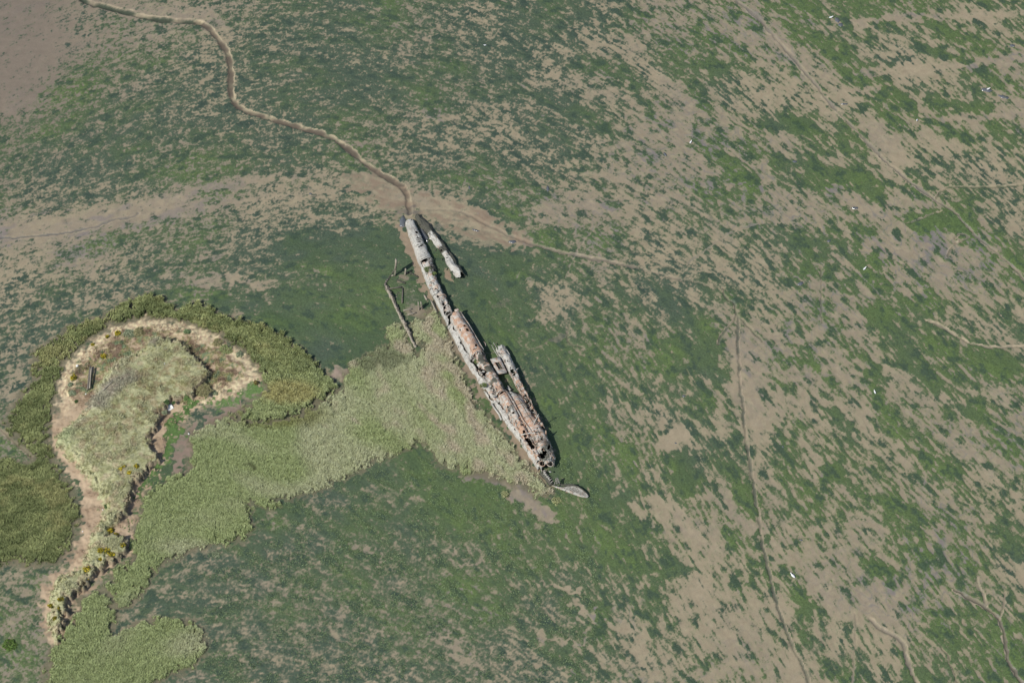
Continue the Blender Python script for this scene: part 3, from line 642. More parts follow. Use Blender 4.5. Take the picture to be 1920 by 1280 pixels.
RING = [(5, 792), (30, 745), (62, 705), (60, 655), (85, 640), (130, 605), (185, 590), (240, 556), (275, 545), (300, 556), (335, 574), (368, 562), (400, 577), (450, 597), (500, 610), (540, 630), (572, 655), (600, 686), (625, 710), (634, 730), (600, 752),
        (560, 772), (500, 792), (440, 785), (480, 745), (500, 720), (490, 700), (470, 665), (430, 632), (370, 608), (320, 596), (265, 588), (210, 605), (160, 635), (120, 675), (105, 715), (100, 765), (88, 810), (96, 850), (118, 885), (140, 920), (148, 950),
        (140, 1000), (125, 1040), (100, 1055), (60, 1060), (20, 1050), (-40, 1070), (-60, 860), (0, 850), (40, 862), (60, 858), (45, 835), (10, 810)]
LEAF1, LEAF2, LEAF3 = lin('bfc39d', 1.08), lin('a6b27f', 1.12), lin('cdc1ab', 1.06)
def reedcol(x, y, rng):
    px, py = pix(x, y, 1.0)
    g = ss(-1.0, 1.2, sample(N_big, x, y)*.7+sample(N_low, x, y)*.5+(640-px)/330)
    c = LEAF1*(1-g[:, None])+LEAF2*g[:, None]
    g2 = ss(.2, 1.5, sample(N_mid, x, y)*.6+(px-660)/200+(640-py)/250*.8)
    c = c*(1-g2[:, None]*.8)+LEAF3*g2[:, None]*.8
    g3 = ss(.5, .1, np.hypot((px-470)/34, (py-870)/16)+sample(N_sm, x, y)*.15)
    c = c*(1-.5*g3[:, None])
    g5 = ss(1.15, .6, np.hypot((px-690)/75, (py-665)/30)+sample(N_mid, x, y)*.15)
    c = c*(1-g5[:, None]*.7)+lin('7f8868')*g5[:, None]*.7
    g4 = ss(1.1, .5, np.hypot((px-520)/110, (py-775)/32))
    return c*(1-g4[:, None]*.75)+lin('8f9258')*g4[:, None]*.75
R1, R2, R3 = lin('979f6c', 1.12), lin('7a8457', 1.12), lin('a9a673', 1.08)
def ringcol(x, y, rng):
    px, py = pix(x, y, 1.0)
    g = ss(-1, 1, sample(N_mid, x, y)*.8+sample(N_iso, x, y)*.5)
    c = R1*(1-g[:, None])+R2*g[:, None]
    g2 = ss(-.2, 1.4, sample(N_big, x, y)+sample(N_sm, x, y)*.5+(700-px)/2500-.5)
    c = c*(1-g2[:, None]*.6)+R3*g2[:, None]*.6
    g3 = ss(655, 745, py+10*sample(N_mid, x, y))*ss(300, 420, px)
    c = c*(1-g3[:, None]*.8)+(LEAF2*.95)*g3[:, None]*.8
    g4 = ss(1.1, .5, np.hypot((px-540)/70, (py-735)/28))
    return c*(1-g4[:, None]*.6)+lin('b8ab72')*g4[:, None]*.6
sdR = poly_sd(REED, .6, .35, .25); sdR2 = poly_sd(REED2, .6, .35, .25); sdG = poly_sd(RING, .9, .3, .25)
sdG = np.minimum(sdG, 1.0-sdT*1.0)
sdR = np.minimum(sdR, -sdG-.05); sdR = np.minimum(sdR, 1.5-sdT)
for wl_, wd_ in (([(723, 536), (728, 549), (738, 568), (747, 589), (757, 609), (766, 627), (775, 645), (782, 658)], .75), ([(757, 414), (775, 467), (792, 513), (822, 577), (839, 614), (860, 656), (879, 689), (903, 727), (922, 757), (942, 789), (975, 828), (1003, 874), (1010, 886), (1020, 894), (1034, 910), (1070, 925)], .42)):
    d_, _, _ = seg_dist([at(a, b)[:2] for a, b in wl_], X+WARPX*.2, Y+WARPY*.2); sdR = np.minimum(sdR, d_-wd_)
# thin, broken edges
sdRn = sdR+.35*np.minimum(N_iso, .5)-.1; sdR2n = sdR2+.35*np.minimum(N_iso, .5)-.1
lowg = ss(140, 200, PX)          # the marsh plants left of the island are lower
for s__ in (sdR, sdR2, sdG):
    k = ss(-1.2, .3, s__)*(sdT < .3); mud = cmix(mud, lin('6f6a55')*one, k*.8); FLD = FLD*(1-k*.8)-1.0*k

# ------------------------------------------------------------------ terrain meshes
def pad1(c, n=26):
    st = c[1]-c[0]; g = st*np.cumsum(1.42**np.arange(1, n+1))
    return np.concatenate([c[0]-g[::-1], c, c[-1]+g])
NP = 26; xs2, ys2 = pad1(xs, NP), pad1(ys, NP); XX, YY = np.meshgrid(xs2, ys2)
def pd(a): return np.pad(a, ((NP, NP), (NP, NP))+((0, 0),)*(a.ndim-2), mode='reflect')
ZZ = pd(Z); ZZ[:NP] = 0; ZZ[-NP:] = 0; ZZ[:, :NP] = 0; ZZ[:, -NP:] = 0
A = {'f': pd(FLD).ravel(), 'amp': pd(1.1-.55*size).ravel(), 'soft': pd(SOF).ravel(), 'wet': pd(wet).ravel(), 'mud': pd(mud).reshape(-1, 3), 'alg': pd(alg).reshape(-1, 3)}
H, Wd = XX.shape; VV = np.stack([XX, YY, ZZ], -1).reshape(-1, 3)
out_ = np.ones(ZZ.shape, bool); out_[NP-1:-NP+1, NP-1:-NP+1] = False; out_ = out_.ravel()
A['f'][out_] = .15; A['amp'][out_] = 2.6; A['mud'][out_] = lin('96897a')*.93; A['alg'][out_] = lin('526346'); A['soft'][out_] = .6
isl = pd(island); isl[:NP] = 0; isl[-NP:] = 0; isl[:, :NP] = 0; isl[:, -NP:] = 0
J, I = np.mgrid[0:H-1, 0:Wd-1]; k0 = J*Wd+I
QD = np.stack([k0, k0+1, k0+Wd+1, k0+Wd], -1).reshape(-1, 4); fi = isl[:-1, :-1].ravel()
def sub(name, sel):
    q = QD[sel]; u, inv = np.unique(q, return_inverse=True)
    o = obj(name, VV[u], inv.reshape(-1, 4), M_GROUND, None, (0, 0, 0), {k: v[u] for k, v in A.items()}, True)
    o['kind'] = 'structure'; return o
sub('mudflat', ~fi); sub('island', fi)

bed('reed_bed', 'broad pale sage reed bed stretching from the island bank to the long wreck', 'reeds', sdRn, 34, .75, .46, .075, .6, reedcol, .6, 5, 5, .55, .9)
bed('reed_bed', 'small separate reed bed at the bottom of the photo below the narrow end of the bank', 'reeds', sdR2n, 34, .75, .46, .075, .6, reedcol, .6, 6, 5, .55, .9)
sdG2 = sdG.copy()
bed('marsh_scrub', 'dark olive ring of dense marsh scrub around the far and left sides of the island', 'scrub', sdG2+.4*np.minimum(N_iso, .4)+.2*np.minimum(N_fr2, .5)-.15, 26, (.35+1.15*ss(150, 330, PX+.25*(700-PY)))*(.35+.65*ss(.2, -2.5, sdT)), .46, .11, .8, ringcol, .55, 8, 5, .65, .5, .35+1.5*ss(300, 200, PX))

# grass and heath on the island: short blades
def islcol(x, y, rng):
    k = (np.clip(((y-ys[0])/DY), 0, ny-1)+.5).astype(int), (np.clip(((x-xs[0])/DX), 0, nx-1)+.5).astype(int)
    k = np.clip(k[0], 0, ny-1), np.clip(k[1], 0, nx-1)
    return mud[k]*rng.uniform(.8, 1.2, (len(x), 1))*1.12
def island_grass(name, label, sd, dens, L, W, seed, thin=None, lean=.9):
    rng = np.random.default_rng(seed); jj, ii = np.nonzero(sd > 0); x0, x1, y0, y1 = xs[ii.min()], xs[ii.max()], ys[jj.min()], ys[jj.max()]
    n = int((x1-x0)*(y1-y0)*dens); P = np.stack([rng.uniform(x0, x1, n), rng.uniform(y0, y1, n)], 1)
    k = sample(sd, P[:, 0], P[:, 1]) > .05
    if thin is not None: k &= sample(thin, P[:, 0], P[:, 1]) > rng.uniform(0, 1, n)
    P = P[k]; cl = np.clip(.6+.4*sample(N_mid, P[:, 0], P[:, 1]), .3, 1.3)
    V, Q, T, col = tufts(P, hgt(P[:, 0], P[:, 1]), 4, np.repeat(L*cl, 4), W, lean, islcol(P[:, 0], P[:, 1], rng), rng)
    return tag(obj(name, V, [Q, T], M_LEAF, None, (0, 0, 0), {'col': col}), label, 'grass', None, 'stuff')
island_grass('bank_grass', 'tawny green rough grass covering the top of the raised island bank', sdB, 22, .42, .09, 31)
th = np.clip(hf*ss(770, 740, PY)+.12*ss(.8, 2.5, sdT), 0, 1)*(sdB < .0)
island_grass('heath_plants', 'brown and grey heath plants on the sandy shelf around the raised bank', np.minimum(sdT-.4, -sdB-.3), 30, .30, .10, 32, th)
# sparse weed clumps standing on the green mud (only a texture of ground cover)
def ground_cover():
    rng = np.random.default_rng(77); n = 60000
    px, py = rng.uniform(380, 1120, n), rng.uniform(860, 1300, n)
    P = np.array([at(a, b)[:2] for a, b in zip(px, py)])
    k = (sample(FLD, P[:, 0], P[:, 1]) > .5) & (sample(sdR, P[:, 0], P[:, 1]) < -.5) & (sample(sdR2, P[:, 0], P[:, 1]) < -.5) & (sample(sdT, P[:, 0], P[:, 1]) < -1)
    k &= rng.uniform(0, 1, n) < ss(-.3, 1.2, sample(N_mid, P[:, 0], P[:, 1])+sample(soft, P[:, 0], P[:, 1])-.4)
    P = P[k]; c = np.tile(lin('7c8f68'), (len(P), 1))*rng.uniform(.6, 1.2, (len(P), 1))
    V, Q, T, col = tufts(P, hgt(P[:, 0], P[:, 1]), 3, np.full(len(P)*3, .16), .12, 1.1, c, rng)
    return tag(obj('ground_weed', V, [Q, T], M_LEAF, None, (0, 0, 0), {'col': col}), 'fine low green weed growing over the dark mud below the reed bed', 'weed', None, 'stuff')
ground_cover()
# ------------------------------------------------------------------ wreck
AX0 = np.array(at(768, 412)[:2]); AX1 = np.array(at(1008, 876)[:2]); AL = np.hypot(*(AX1-AX0)); AD = (AX1-AX0)/AL
AT = np.array([-AD[1], AD[0]])            # across the hull; made to point to the right of the photo
if AT[0] < 0: AT = -AT
def st(px, py, z=0):                       # pixel at height z -> (s along, t across)
    p = np.array(at(px, py, z)[:2])-AX0; return p@AD, p@AT
def ws(s, t, z=0.0): p = AX0+AD*s+AT*t; return (p[0], p[1], z)
GZ = .0
def curve(pts, z=0.0):
    a = np.array([st(px, py, z) for px, py in pts]); a = a[np.argsort(a[:, 0])]; return lambda s: np.interp(s, a[:, 0], a[:, 1])
def holes_px(hl, u, v):
    """True where a pixel position (u, v) lies in one of the torn openings"""
    r = np.zeros(u.shape, bool)
    for h in hl:
        if len(h) == 5:
            cx, cy, rx, ry, a = h; ca, sa = math.cos(R(a)), math.sin(R(a)); x, y = u-cx, v-cy
            r |= ((x*ca+y*sa)/rx)**2+((-x*sa+y*ca)/ry)**2 < 1
        else:
            pts, wdt_ = h; P = np.array(pts, float)
            d = np.full(u.shape, 1e9)
            for a, b in zip(P[:-1], P[1:]):
                e = b-a; tt = np.clip(((u-a[0])*e[0]+(v-a[1])*e[1])/(e@e), 0, 1)
                d = np.minimum(d, np.hypot(u-a[0]-tt*e[0], v-a[1]-tt*e[1]))
            r |= d < wdt_
    return r
def shell(name, s0, s1, tl, tr, hf, parent, holes=(), rust=.0, moss_shade=.3, e=.75, z0=-.15, zbase=0.0, ribs=0.0, dent=.07, step=.11, nth=70, th=(0, 1), ragged=(0, 0), thick=.06,
          jagl=0.0, jagr=0.0, rs=0, cap0=0, cap1=0, warp=.7, flat=0.0, rustf=None, moss_shade_f=None, m=None, origin=None, rot=9):
    """arched plating between the lines tl(s) and tr(s), top height hf(s); real openings are left out of the mesh"""
    S = np.arange(s0, s1+step, step); T = np.linspace(th[0], th[1], nth); SS, TT = np.meshgrid(S, T, indexing='ij')
    a = np.pi*(1-TT); cx, sx = np.cos(a), np.sin(a)
    k = np.ones_like(S)
    if cap0: k = np.minimum(k, np.sqrt(np.clip(1-((s0+cap0-S).clip(0)/cap0)**2, 0, 1)))
    if cap1: k = np.minimum(k, np.sqrt(np.clip(1-((S-s1+cap1).clip(0)/cap1)**2, 0, 1)))
    L_, R_ = tl(S), tr(S); c = (L_+R_)/2; hw = (R_-L_)/2*np.maximum(k, .02); h = np.array([hf(q) for q in S])*np.maximum(k, .05)
    t = c[:, None]+hw[:, None]*np.sign(cx)*np.abs(cx)**e
    z = zbase+z0+(h[:, None]-z0)*np.abs(sx)**e
    n = dent*fbm(SS*.8, TT*6, 0, 40+rs, 3)*2+.03*fbm(SS*3, TT*16, 0, 50+rs, 2)
    n -= .10*np.clip(fbm(SS*.35, TT*3, 0, 60+rs, 2)-.1, 0, 1)*3*dent/.07
    if ribs: n += ribs*(np.abs(((SS/.75) % 1)-.5) > .40)
    t = t+n*cx; z = z+n*sx
    X_ = AX0[0]+AD[0]*SS+AT[0]*t; Y_ = AX0[1]+AD[1]*SS+AT[1]*t
    V = np.stack([X_, Y_, z], -1).reshape(-1, 3)
    ns, nt_ = SS.shape; J, I = np.mgrid[0:ns-1, 0:nt_-1]; k0 = J*nt_+I
    Q = np.stack([k0, k0+1, k0+nt_+1, k0+nt_], -1).reshape(-1, 4)
    C_ = V[Q].mean(1); nrm = np.cross(V[Q[:, 1]]-V[Q[:, 0]], V[Q[:, 3]]-V[Q[:, 0]]); vw = CP-C_
    if (nrm[:, 2].mean() < 0): nrm = -nrm
    u, v = pix(C_[:, 0], C_[:, 1], C_[:, 2]); nu = fbm(C_[:, 0]*1.6, C_[:, 1]*1.6, C_[:, 2]*1.6, 70+rs, 3); nv = fbm(C_[:, 0]*1.6, C_[:, 1]*1.6, C_[:, 2]*1.6, 80+rs, 3)
    vis = (nrm*vw).sum(1) > 0
    kill = holes_px(list(holes), u+nu*warp*3, v+nv*warp*3) & vis
    sc, tc = SS[:-1, :-1].ravel(), TT[:-1, :-1].ravel()
    kill |= fbm(sc*1.3, tc*9, 0, 110+rs, 4) > rot
    if ragged[0]: kill |= sc < s0+ragged[0]*(.5+.9*fbm(tc*7, 0, 0, 90+rs, 3))
    if ragged[1]: kill |= sc > s1-ragged[1]*(.5+.9*fbm(tc*7, 3, 0, 95+rs, 3))
    if jagl: kill |= tc < th[0]+jagl*(.5+fbm(sc*.6, 9, 0, 97+rs, 4))
    if jagr: kill |= tc > th[1]-jagr*(.5+fbm(sc*.6, 5, 0, 99+rs, 4))
    Q = Q[~kill]; u_, inv = np.unique(Q, return_inverse=True)
    rr = (rustf(SS, TT) if rustf else np.full(SS.shape, rust)).ravel()[u_]; mm = (moss_shade_f(SS, TT) if moss_shade_f else np.full(SS.shape, moss_shade)).ravel()[u_]
    seam = .8*(((SS+.5*np.sin(SS*.9)) % 2.42) < .12)+.8*((np.abs(TT-.30) < .009) | (np.abs(TT-.52) < .009) | (np.abs(TT-.74) < .009))
    mm = mm+(seam*(fbm(SS*.6, TT*5, 0, 31) > .02)).ravel()[u_]; rr = rr+.5*fbm(SS*3.5, TT*2.2, 0, 33+rs, 2).ravel()[u_]
    Vn = V[u_]; Qn = inv.reshape(-1, 4)
    o = obj(name, Vn, Qn, m or M_METAL, parent, origin or (0, 0, 0), {'rust': rr, 'moss_shade': mm}, True)
    md = o.modifiers.new('thickness', 'SOLIDIFY'); md.thickness = thick; md.offset = 0
    return o
def const(v): return lambda s: np.full(np.shape(s), float(v)) if np.ndim(s) else float(v)
def lf_(pts):
    a = np.array(pts, float); return lambda s: np.interp(s, a[:, 0], a[:, 1])
def S_(px, py, z=0): return st(px, py, z)[0]
def pmesh(name, pts, z, parent=None, thick=.1, mt=None, tilt=None, rust=.3, moss_shade=.3, origin=None, n=1):
    """a bent plate cut to an outline (pixel outline lying at height z, which may be a list)"""
    zz = z if hasattr(z, '__len__') else [z]*len(pts)
    V = [at(a, b, c) for (a, b), c in zip(pts, zz)]; k = len(V)
    cc = np.mean(V, axis=0); V = V+[tuple(cc)]
    V2 = [(x, y, c-thick) for x, y, c in V]; T = [(i, (i+1) % k, k) for i in range(k)]
    T += [((i+1) % k+k+1, i+k+1, 2*k+1) for i in range(k)]
    Q = [(i, i+k+1, (i+1) % k+k+1, (i+1) % k) for i in range(k)]
    return obj(name, V+V2, [np.array(Q), np.array(T)], mt or M_METAL, parent, origin or V[0], {'rust': np.full(2*k+2, rust), 'moss_shade': np.full(2*k+2, moss_shade)})
def mbm(b, name, parent, rust=.3, moss_shade=.3, mt=None, origin=None, smooth=False):
    return b.build(name, mt or M_METAL, parent, origin, smooth, {'rust': np.full(len(b.V), rust), 'moss_shade': np.full(len(b.V), moss_shade)})

W = thing('submarine_wreck', 'long rusted broken submarine hull lying between the reeds and the dark green mud', 'shipwreck', (AX0[0]+AD[0]*AL/2, AX0[1]+AD[1]*AL/2, 0))
LP = curve([(757, 414), (761, 425), (766, 441), (775, 467), (784, 493), (792, 513), (805, 545), (822, 577), (839, 614), (860, 656), (879, 689), (903, 727), (922, 757), (942, 789), (956, 806), (975, 828), (990, 854), (1003, 874), (1010, 886)])
RF = curve([(776, 409), (781, 422), (794, 448), (803, 465), (812, 486), (817, 497), (821, 519), (831, 544), (840, 561), (852, 588)], 1.0)
RP = curve([(858, 580), (866, 586), (888, 622), (908, 658), (913, 672), (932, 700), (951, 733), (987, 800), (998, 820), (1012, 850), (1020, 870)], 2.0)
RS = curve([(948, 730), (962, 733), (976, 737), (988, 752), (1004, 780), (1016, 795), (1027, 816), (1036, 836), (1043, 857), (1040, 872), (1030, 882)], 1.8)
LT = curve([(846, 600), (852, 612), (868, 640), (882, 668), (896, 690), (915, 718), (934, 746), (952, 775), (962, 795), (975, 812), (990, 840), (1003, 862), (1012, 880)], 1.3)
s_ring = S_(796, 487, 1.5); s_mid = S_(845, 590, 1.5); s_r2 = S_(895, 665, 2); s_r3 = S_(938, 740, 2); s_end = S_(1012, 876, 1)
# forward hull
hfw = lf_([(0, 1.25), (4, 1.6), (s_ring, 1.95), (s_mid, 2.2)])
fh = [(780.8, 436, 3, 2, 30), ([(780, 441), (783.5, 444)], .5), ([(781, 446), (788, 444.5)], .7), ([(781.5, 448.8), (789.5, 447.2)], .7), ([(783, 451.3), (791.5, 449.5)], .6), ([(784, 454), (789, 452.5)], .6), ([(781, 454), (784, 453)], .5),
      ([(785, 463.5), (788, 461), (793.5, 460)], 1.0), ([(801, 469), (805, 473)], 1.0), ([(790, 444), (792, 446)], .5), ([(771, 412), (775, 408)], .9)]
pF = shell('bow_plating', 0, s_ring, LP, RF, hfw, W, fh, .02, .05, .8, ragged=(0, .7), cap0=1.8, rs=1, dent=.05, ribs=.012,
           rustf=lambda s, t: .02+.25*(t < .12), moss_shade_f=lambda s, t: .08+.75*ss(.68, .9, t))  # right flank darkened as the side turned from the sun
fh2 = [([(788, 487), (794, 480), (803, 475.5), (808, 477)], 1.2), ([(790, 489), (791, 500), (795, 507)], .9), (811, 497, 3.6, 2, 25), (806, 492, 1.2, .8, 0), ([(804, 501), (812, 499)], 1.0),
       (799, 513, 2.2, 3, 0), ([(806, 531), (811, 529)], 1.2), ([(814, 521), (820, 523)], 1.1), ([(805, 543), (811, 540)], .8), ([(808, 543), (814, 551), (818, 558)], 2.0), (821, 556, 3.5, 2.6, 50),
       ([(829, 570), (834, 577), (832, 584), (839, 588), (842, 598), (846, 603)], 3.0), ([(843, 604), (839.5, 611)], 1.5), ([(832, 574), (838, 570)], 2.0), ([(842, 573), (846, 576)], 1.0), ([(817, 541), (823, 548)], .9)]
shell('torn_deck_plating', s_ring+.1, s_mid, lambda s: LP(s)+.35, lambda s: RF(s)-.1, lambda s: hfw(s)-.1, W, fh2, .1, .3, .9, rot=.46, ragged=(1.2, 1.6), rs=2, dent=.13, ribs=.03, jagr=.12, warp=1.3,
      rustf=lambda s, t: .15+.25*ss(-.2, .3, fbm(s*.5, t*3, 0, 5)), moss_shade_f=lambda s, t: .25+.6*ss(.6, .9, t)+.3*(np.abs(s-s_ring-3.3) < 1))  # darkening toward the right is painted shade
shell('side_plating', s_ring-.5, s_mid+3, LP, lambda s: LP(s)+1.0, lambda s: 1.15+.0*s, W, [([(789, 487), (790, 495)], .8), ([(804, 545), (808, 541)], .7), ([(839, 612), (845, 603)], 1.4)], .0, .02, .6, th=(0, .62), nth=30, rs=3, dent=.05, jagr=.2)
# frames that show inside the openings and as rings around the hull
def ring(s, tl, tr, h, w=.16, d=.14, a0=0.02, a1=.98, e=.8, name='frame', rust=.2, moss_shade=.3):
    b = MB(); n = 26; c, hw = (tl(s)+tr(s))/2, (tr(s)-tl(s))/2; vs = []
    for k in range(n+1):
        a = math.pi*(1-(a0+(a1-a0)*k/n)); cx, sx = math.cos(a), math.sin(a); cx = math.copysign(abs(cx)**e, cx); sx = abs(sx)**e
        jt = random.uniform(-.02, .02)
        for ds, dr in ((-w/2, d), (w/2, d), (w/2, -d), (-w/2, -d)):
            vs.append(ws(s+ds+jt, c+(hw+dr)*cx, (h+dr)*sx-.02))
    q = [(k*4+i, k*4+(i+1) % 4, k*4+4+(i+1) % 4, k*4+4+i) for k in range(n) for i in range(4)]+[(3, 2, 1, 0), (n*4, n*4+1, n*4+2, n*4+3)]
    b.add(vs, q); return mbm(b, name, W, rust, moss_shade)
ring(s_ring, LP, RF, 2.0, .22, .06, .05, .97, .8, rust=0)
for q in np.arange(s_ring+1.2, s_mid+.5, .95):
    ring(q, lambda s: LP(s)+.55, lambda s: RF(s)-.35, float(hfw(q))-.38, .09, .09, .12, .9, rust=.45, moss_shade=.2)
ring(S_(800, 508, 1.5), LP, RF, 2.05, .18, .05, .3, .95, moss_shade=.9)
ring(S_(829, 556, 1.5), lambda s: LP(s)+.5, RF, 2.25, .30, .08, .35, .97, rust=.9)
# pressure hull: rusty tube, torn middle, aft part
hp = lf_([(s_mid, 2.9), (s_r2, 3.3), (s_r3, 3.2), (s_r3+8, 3.0), (s_end, 2.6)])
rb = lambda s, t: .22+.52*ss(.12, .3, t)*ss(1.0, .8, t)
shell('pressure_hull', s_mid+.4, s_r2, lambda s: LT(s)-.2, RP, hp, W, [(876.5, 617.5, 3.0, 1.8, 25), (893, 647, 2.3, 1.5, 20), (863, 618.5, 2, 1, -40), (872, 611, 3, 1, 20), ([(888, 655), (893, 652)], .6)], .8, .1, .85, ragged=(.5, .3), rs=4, dent=.06, rustf=rb, moss_shade_f=lambda s, t: .05+.6*ss(.8, .95, t))  # lower right edge coloured dark as the tube's shaded side
tg = [([(881, 682), (886, 672), (898, 660)], 1.2), ([(886, 681), (893, 688), (903, 693), (909, 698), (908, 706), (903, 718)], 3.2), (911, 697, 4, 1.6, 10), ([(916, 729), (921, 742), (925, 752)], 3.6), (897, 676, 2.4, 1.6, 30), (921, 727, 3, 2, 0), (914, 722, 2, 1.5, 0)]
shell('torn_hull_plating', s_r2+.1, s_r3, lambda s: LT(s)-.2, RP, lambda s: hp(s)-.12, W, tg, .45, .45, .85, rot=.44, ragged=(.4, .5), rs=5, dent=.16, warp=1.6, rustf=lambda s, t: .42+.45*ss(-.2, .3, fbm(s*.5, t*4, 0, 15))*ss(.2, .5, t), moss_shade_f=lambda s, t: .25+.55*ss(-.1, .4, fbm(s*.6, t*4, 0, 16)))
SH = [(1019.5, 846.5, 3.8, 8, -28), (1013.5, 795.6, 1.8, 1.5, 0), (1016, 822, 1.8, 1.2, 30)]
ah = [([(925, 752), (928, 745), (932, 741)], 2.0), (979.5, 796, 2.4, 1.9, -20), ([(982, 808), (984, 818)], 2.2), ([(985, 822), (988, 826)], 1.8), ([(991, 825), (996, 834), (1000, 837)], 4.8), (1014.5, 855, 7, 4.6, 10), (1016, 868.5, 5, 3.8, -15),
      (958, 779, 1, .8, 0), (954, 772, 1, .8, 0), (948, 764, 1.1, .9, 0), (963, 783, 1.2, 1, 0), ([(1009, 838), (1006, 830)], 1.1), ([(1000, 846), (1003, 850)], 1.0)]
shell('aft_plating', s_r3+.1, s_end-.4, lambda s: LT(s)-.15, RP, hp, W, ah+[h for h in SH], .8, .2, .85, rot=.5, ragged=(.5, .8), rs=6, dent=.11, warp=1.4, rustf=lambda s, t: .42+.36*ss(-.3, .25, fbm(s*.4, t*3, 0, 25))*ss(.05, .25, t), moss_shade_f=lambda s, t: .1+.5*ss(.0, .5, fbm(s*.6, t*4, 0, 26)))
shell('side_tank', s_mid+2.2, s_end, LP, lambda s: LT(s)+.9, lambda s: 1.35-.12*np.sin(s*.7), W, [([(858, 655), (861, 650)], 1.2), ([(906, 729), (918, 741), (923, 750)], 1.5), ([(926, 756), (931, 768), (941, 785)], 1.3), ([(945, 788), (949, 797)], 1.0), (976, 826, 1.5, 2.5, 0), (967, 806, 1, 1.6, 0)],
      .0, .05, .7, th=(0, .62), nth=36, rs=7, dent=.09, jagr=.26, warp=1.2, rustf=lambda s, t: .05+.35*ss(.1, .5, fbm(s*.4, t*3, 0, 35)))
# starboard aft hull and its bilge plating
sh = [(1014.5, 855, 7, 4.6, 10), (1016, 868.5, 5, 3.8, -15), ([(991, 825), (996, 834), (1000, 837)], 4.4), (1008, 801, 2.8, 1.6, -30), (1013.5, 795.6, 1.8, 1.5, 0), (1007.5, 826.5, 1.8, 1.4, 0), (1019.5, 846.5, 3.8, 8, -28), (1028, 839, 2.2, 5.5, 5), (1031.5, 869.5, 4.6, 2.8, -35), (1036, 856.5, 1.7, 1.5, 0), (1016, 822, 1.8, 1.2, 30), (1021, 822, 1.2, 1, 0), (1010, 820.5, 1.2, 1, 0),
      (1024, 852, 2.4, 1.2, 20), ([(1001, 779), (996, 771), (990, 763)], 1.6)]
shell('starboard_plating', s_r3-.6, s_end+1.0, lambda s: RP(s)-.7, RS, lf_([(s_r3-.6, 2.2), (s_r3+6, 2.9), (s_end-3, 3.2), (s_end, 2.8)]), W, sh, .6, .25, .8, rot=.46, ragged=(.5, .9), cap0=.9, rs=8, dent=.12, warp=1.5,
      rustf=lambda s, t: .38+.28*ss(-.3, .3, fbm(s*.4, t*3, 0, 45))*ss(s_end+1, s_end-9, s)*1.3-.15*ss(s_end-9, s_end-4, s), moss_shade_f=lambda s, t: .3+.4*ss(-.1, .5, fbm(s*.5, t*3, 0, 46)))
# starboard saddle tank, tattered
TL = curve([(921, 642), (935, 668), (948, 688), (963, 716), (974, 735), (985, 757), (998, 780), (1006, 795), (1013, 808)], .9)
TR = curve([(944, 648), (959, 673), (974, 707), (989, 741), (1003, 767), (1016, 797), (1025, 813)], .9)
sk = [(938.7, 662.8, 2.2, 2.2, 0), (947, 678, 2.6, 2, -40), (954, 677.5, 2.4, 1.4, 20), (962, 700, 4.5, 8, -25), (970.6, 723, 3.6, 6, -25), (977.6, 721, 2, 1.4, 0), (978, 733, 2.4, 1.6, 0), (985.6, 744.5, 5.5, 4.6, 30), (993, 754, 5, 8, -20), (1001, 772, 4.6, 6.5, -30),
      (1008, 780, 3.4, 4, 0), (942, 655, 1, 1, 0), (967, 690, 1.1, 1, 0)]
shell('saddle_tank', S_(938, 650, 1), S_(1020, 808, 1), TL, TR, lf_([(S_(938, 650, 1), 1.9), (S_(985, 745, 1), 2.4), (S_(1012, 792, 1), 2.6)]), W, sk, .4, .2, .65, rot=.42, ragged=(1.0, 1.2), rs=9, dent=.14, warp=2.0, nth=50,
      rustf=lambda s, t: .12+.6*ss(S_(965, 700), S_(980, 725), s), moss_shade_f=lambda s, t: .1+.35*ss(.1, .5, fbm(s*.6, t*4, 0, 56)), jagl=.05, jagr=.06)
for k in range(9):
    q = S_(965, 705, 1)+k*1.25
    ring(q, TL, TR, 2.15, .07, .05, .04, .96, rust=.5, moss_shade=.4)
# mud floor inside, blackened as the shade seen through the openings
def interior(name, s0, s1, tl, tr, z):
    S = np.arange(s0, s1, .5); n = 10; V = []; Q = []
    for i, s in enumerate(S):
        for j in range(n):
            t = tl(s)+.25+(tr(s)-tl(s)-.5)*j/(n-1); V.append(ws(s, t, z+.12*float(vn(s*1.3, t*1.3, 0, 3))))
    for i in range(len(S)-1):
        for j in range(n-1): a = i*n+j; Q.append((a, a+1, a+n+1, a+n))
    o = obj(name, V, np.array(Q), M_BILGE_SHADE, W); return o
interior('shaded_silt', .8, s_mid+.5, LP, RF, .25); interior('shaded_silt', s_mid+.5, s_end-.5, LT, RP, .3); interior('shaded_silt', s_r3, s_end, RP, RS, .3)
# bulkheads closing the tube ends
def bulkhead(s, tl, tr, h, rust=.3):
    b = MB(); c, hw = (tl(s)+tr(s))/2, (tr(s)-tl(s))/2-.12; n = 20
    P = [(c+hw*math.copysign(abs(math.cos(a))**.85, math.cos(a)), (h-.1)*abs(math.sin(a))**.85-.1) for a in [math.pi*k/n for k in range(n+1)]]
    v = [ws(s, t, z) for t, z in P]+[ws(s+.08, t, z) for t, z in P]; m_ = n+1
    q = [(i, i+1, i+1+m_, i+m_) for i in range(n)]; t_ = [(0, i, i+1) for i in range(1, n)]+[(m_, m_+i+1, m_+i) for i in range(1, n)]
    b.add(v, q, t_); return mbm(b, 'bulkhead', W, rust, .3)
bulkhead(s_mid+.9, LT, RP, 2.6); bulkhead(s_r2+.2, LT, RP, 2.8, .6); bulkhead(s_end-1.2, RP, RS, 2.2); bulkhead(s_end-1.4, LT, RP, 2.1)
ring(s_r2, LT, RP, 3.3, .2, .06, .05, .97, rust=.3, moss_shade=.3)
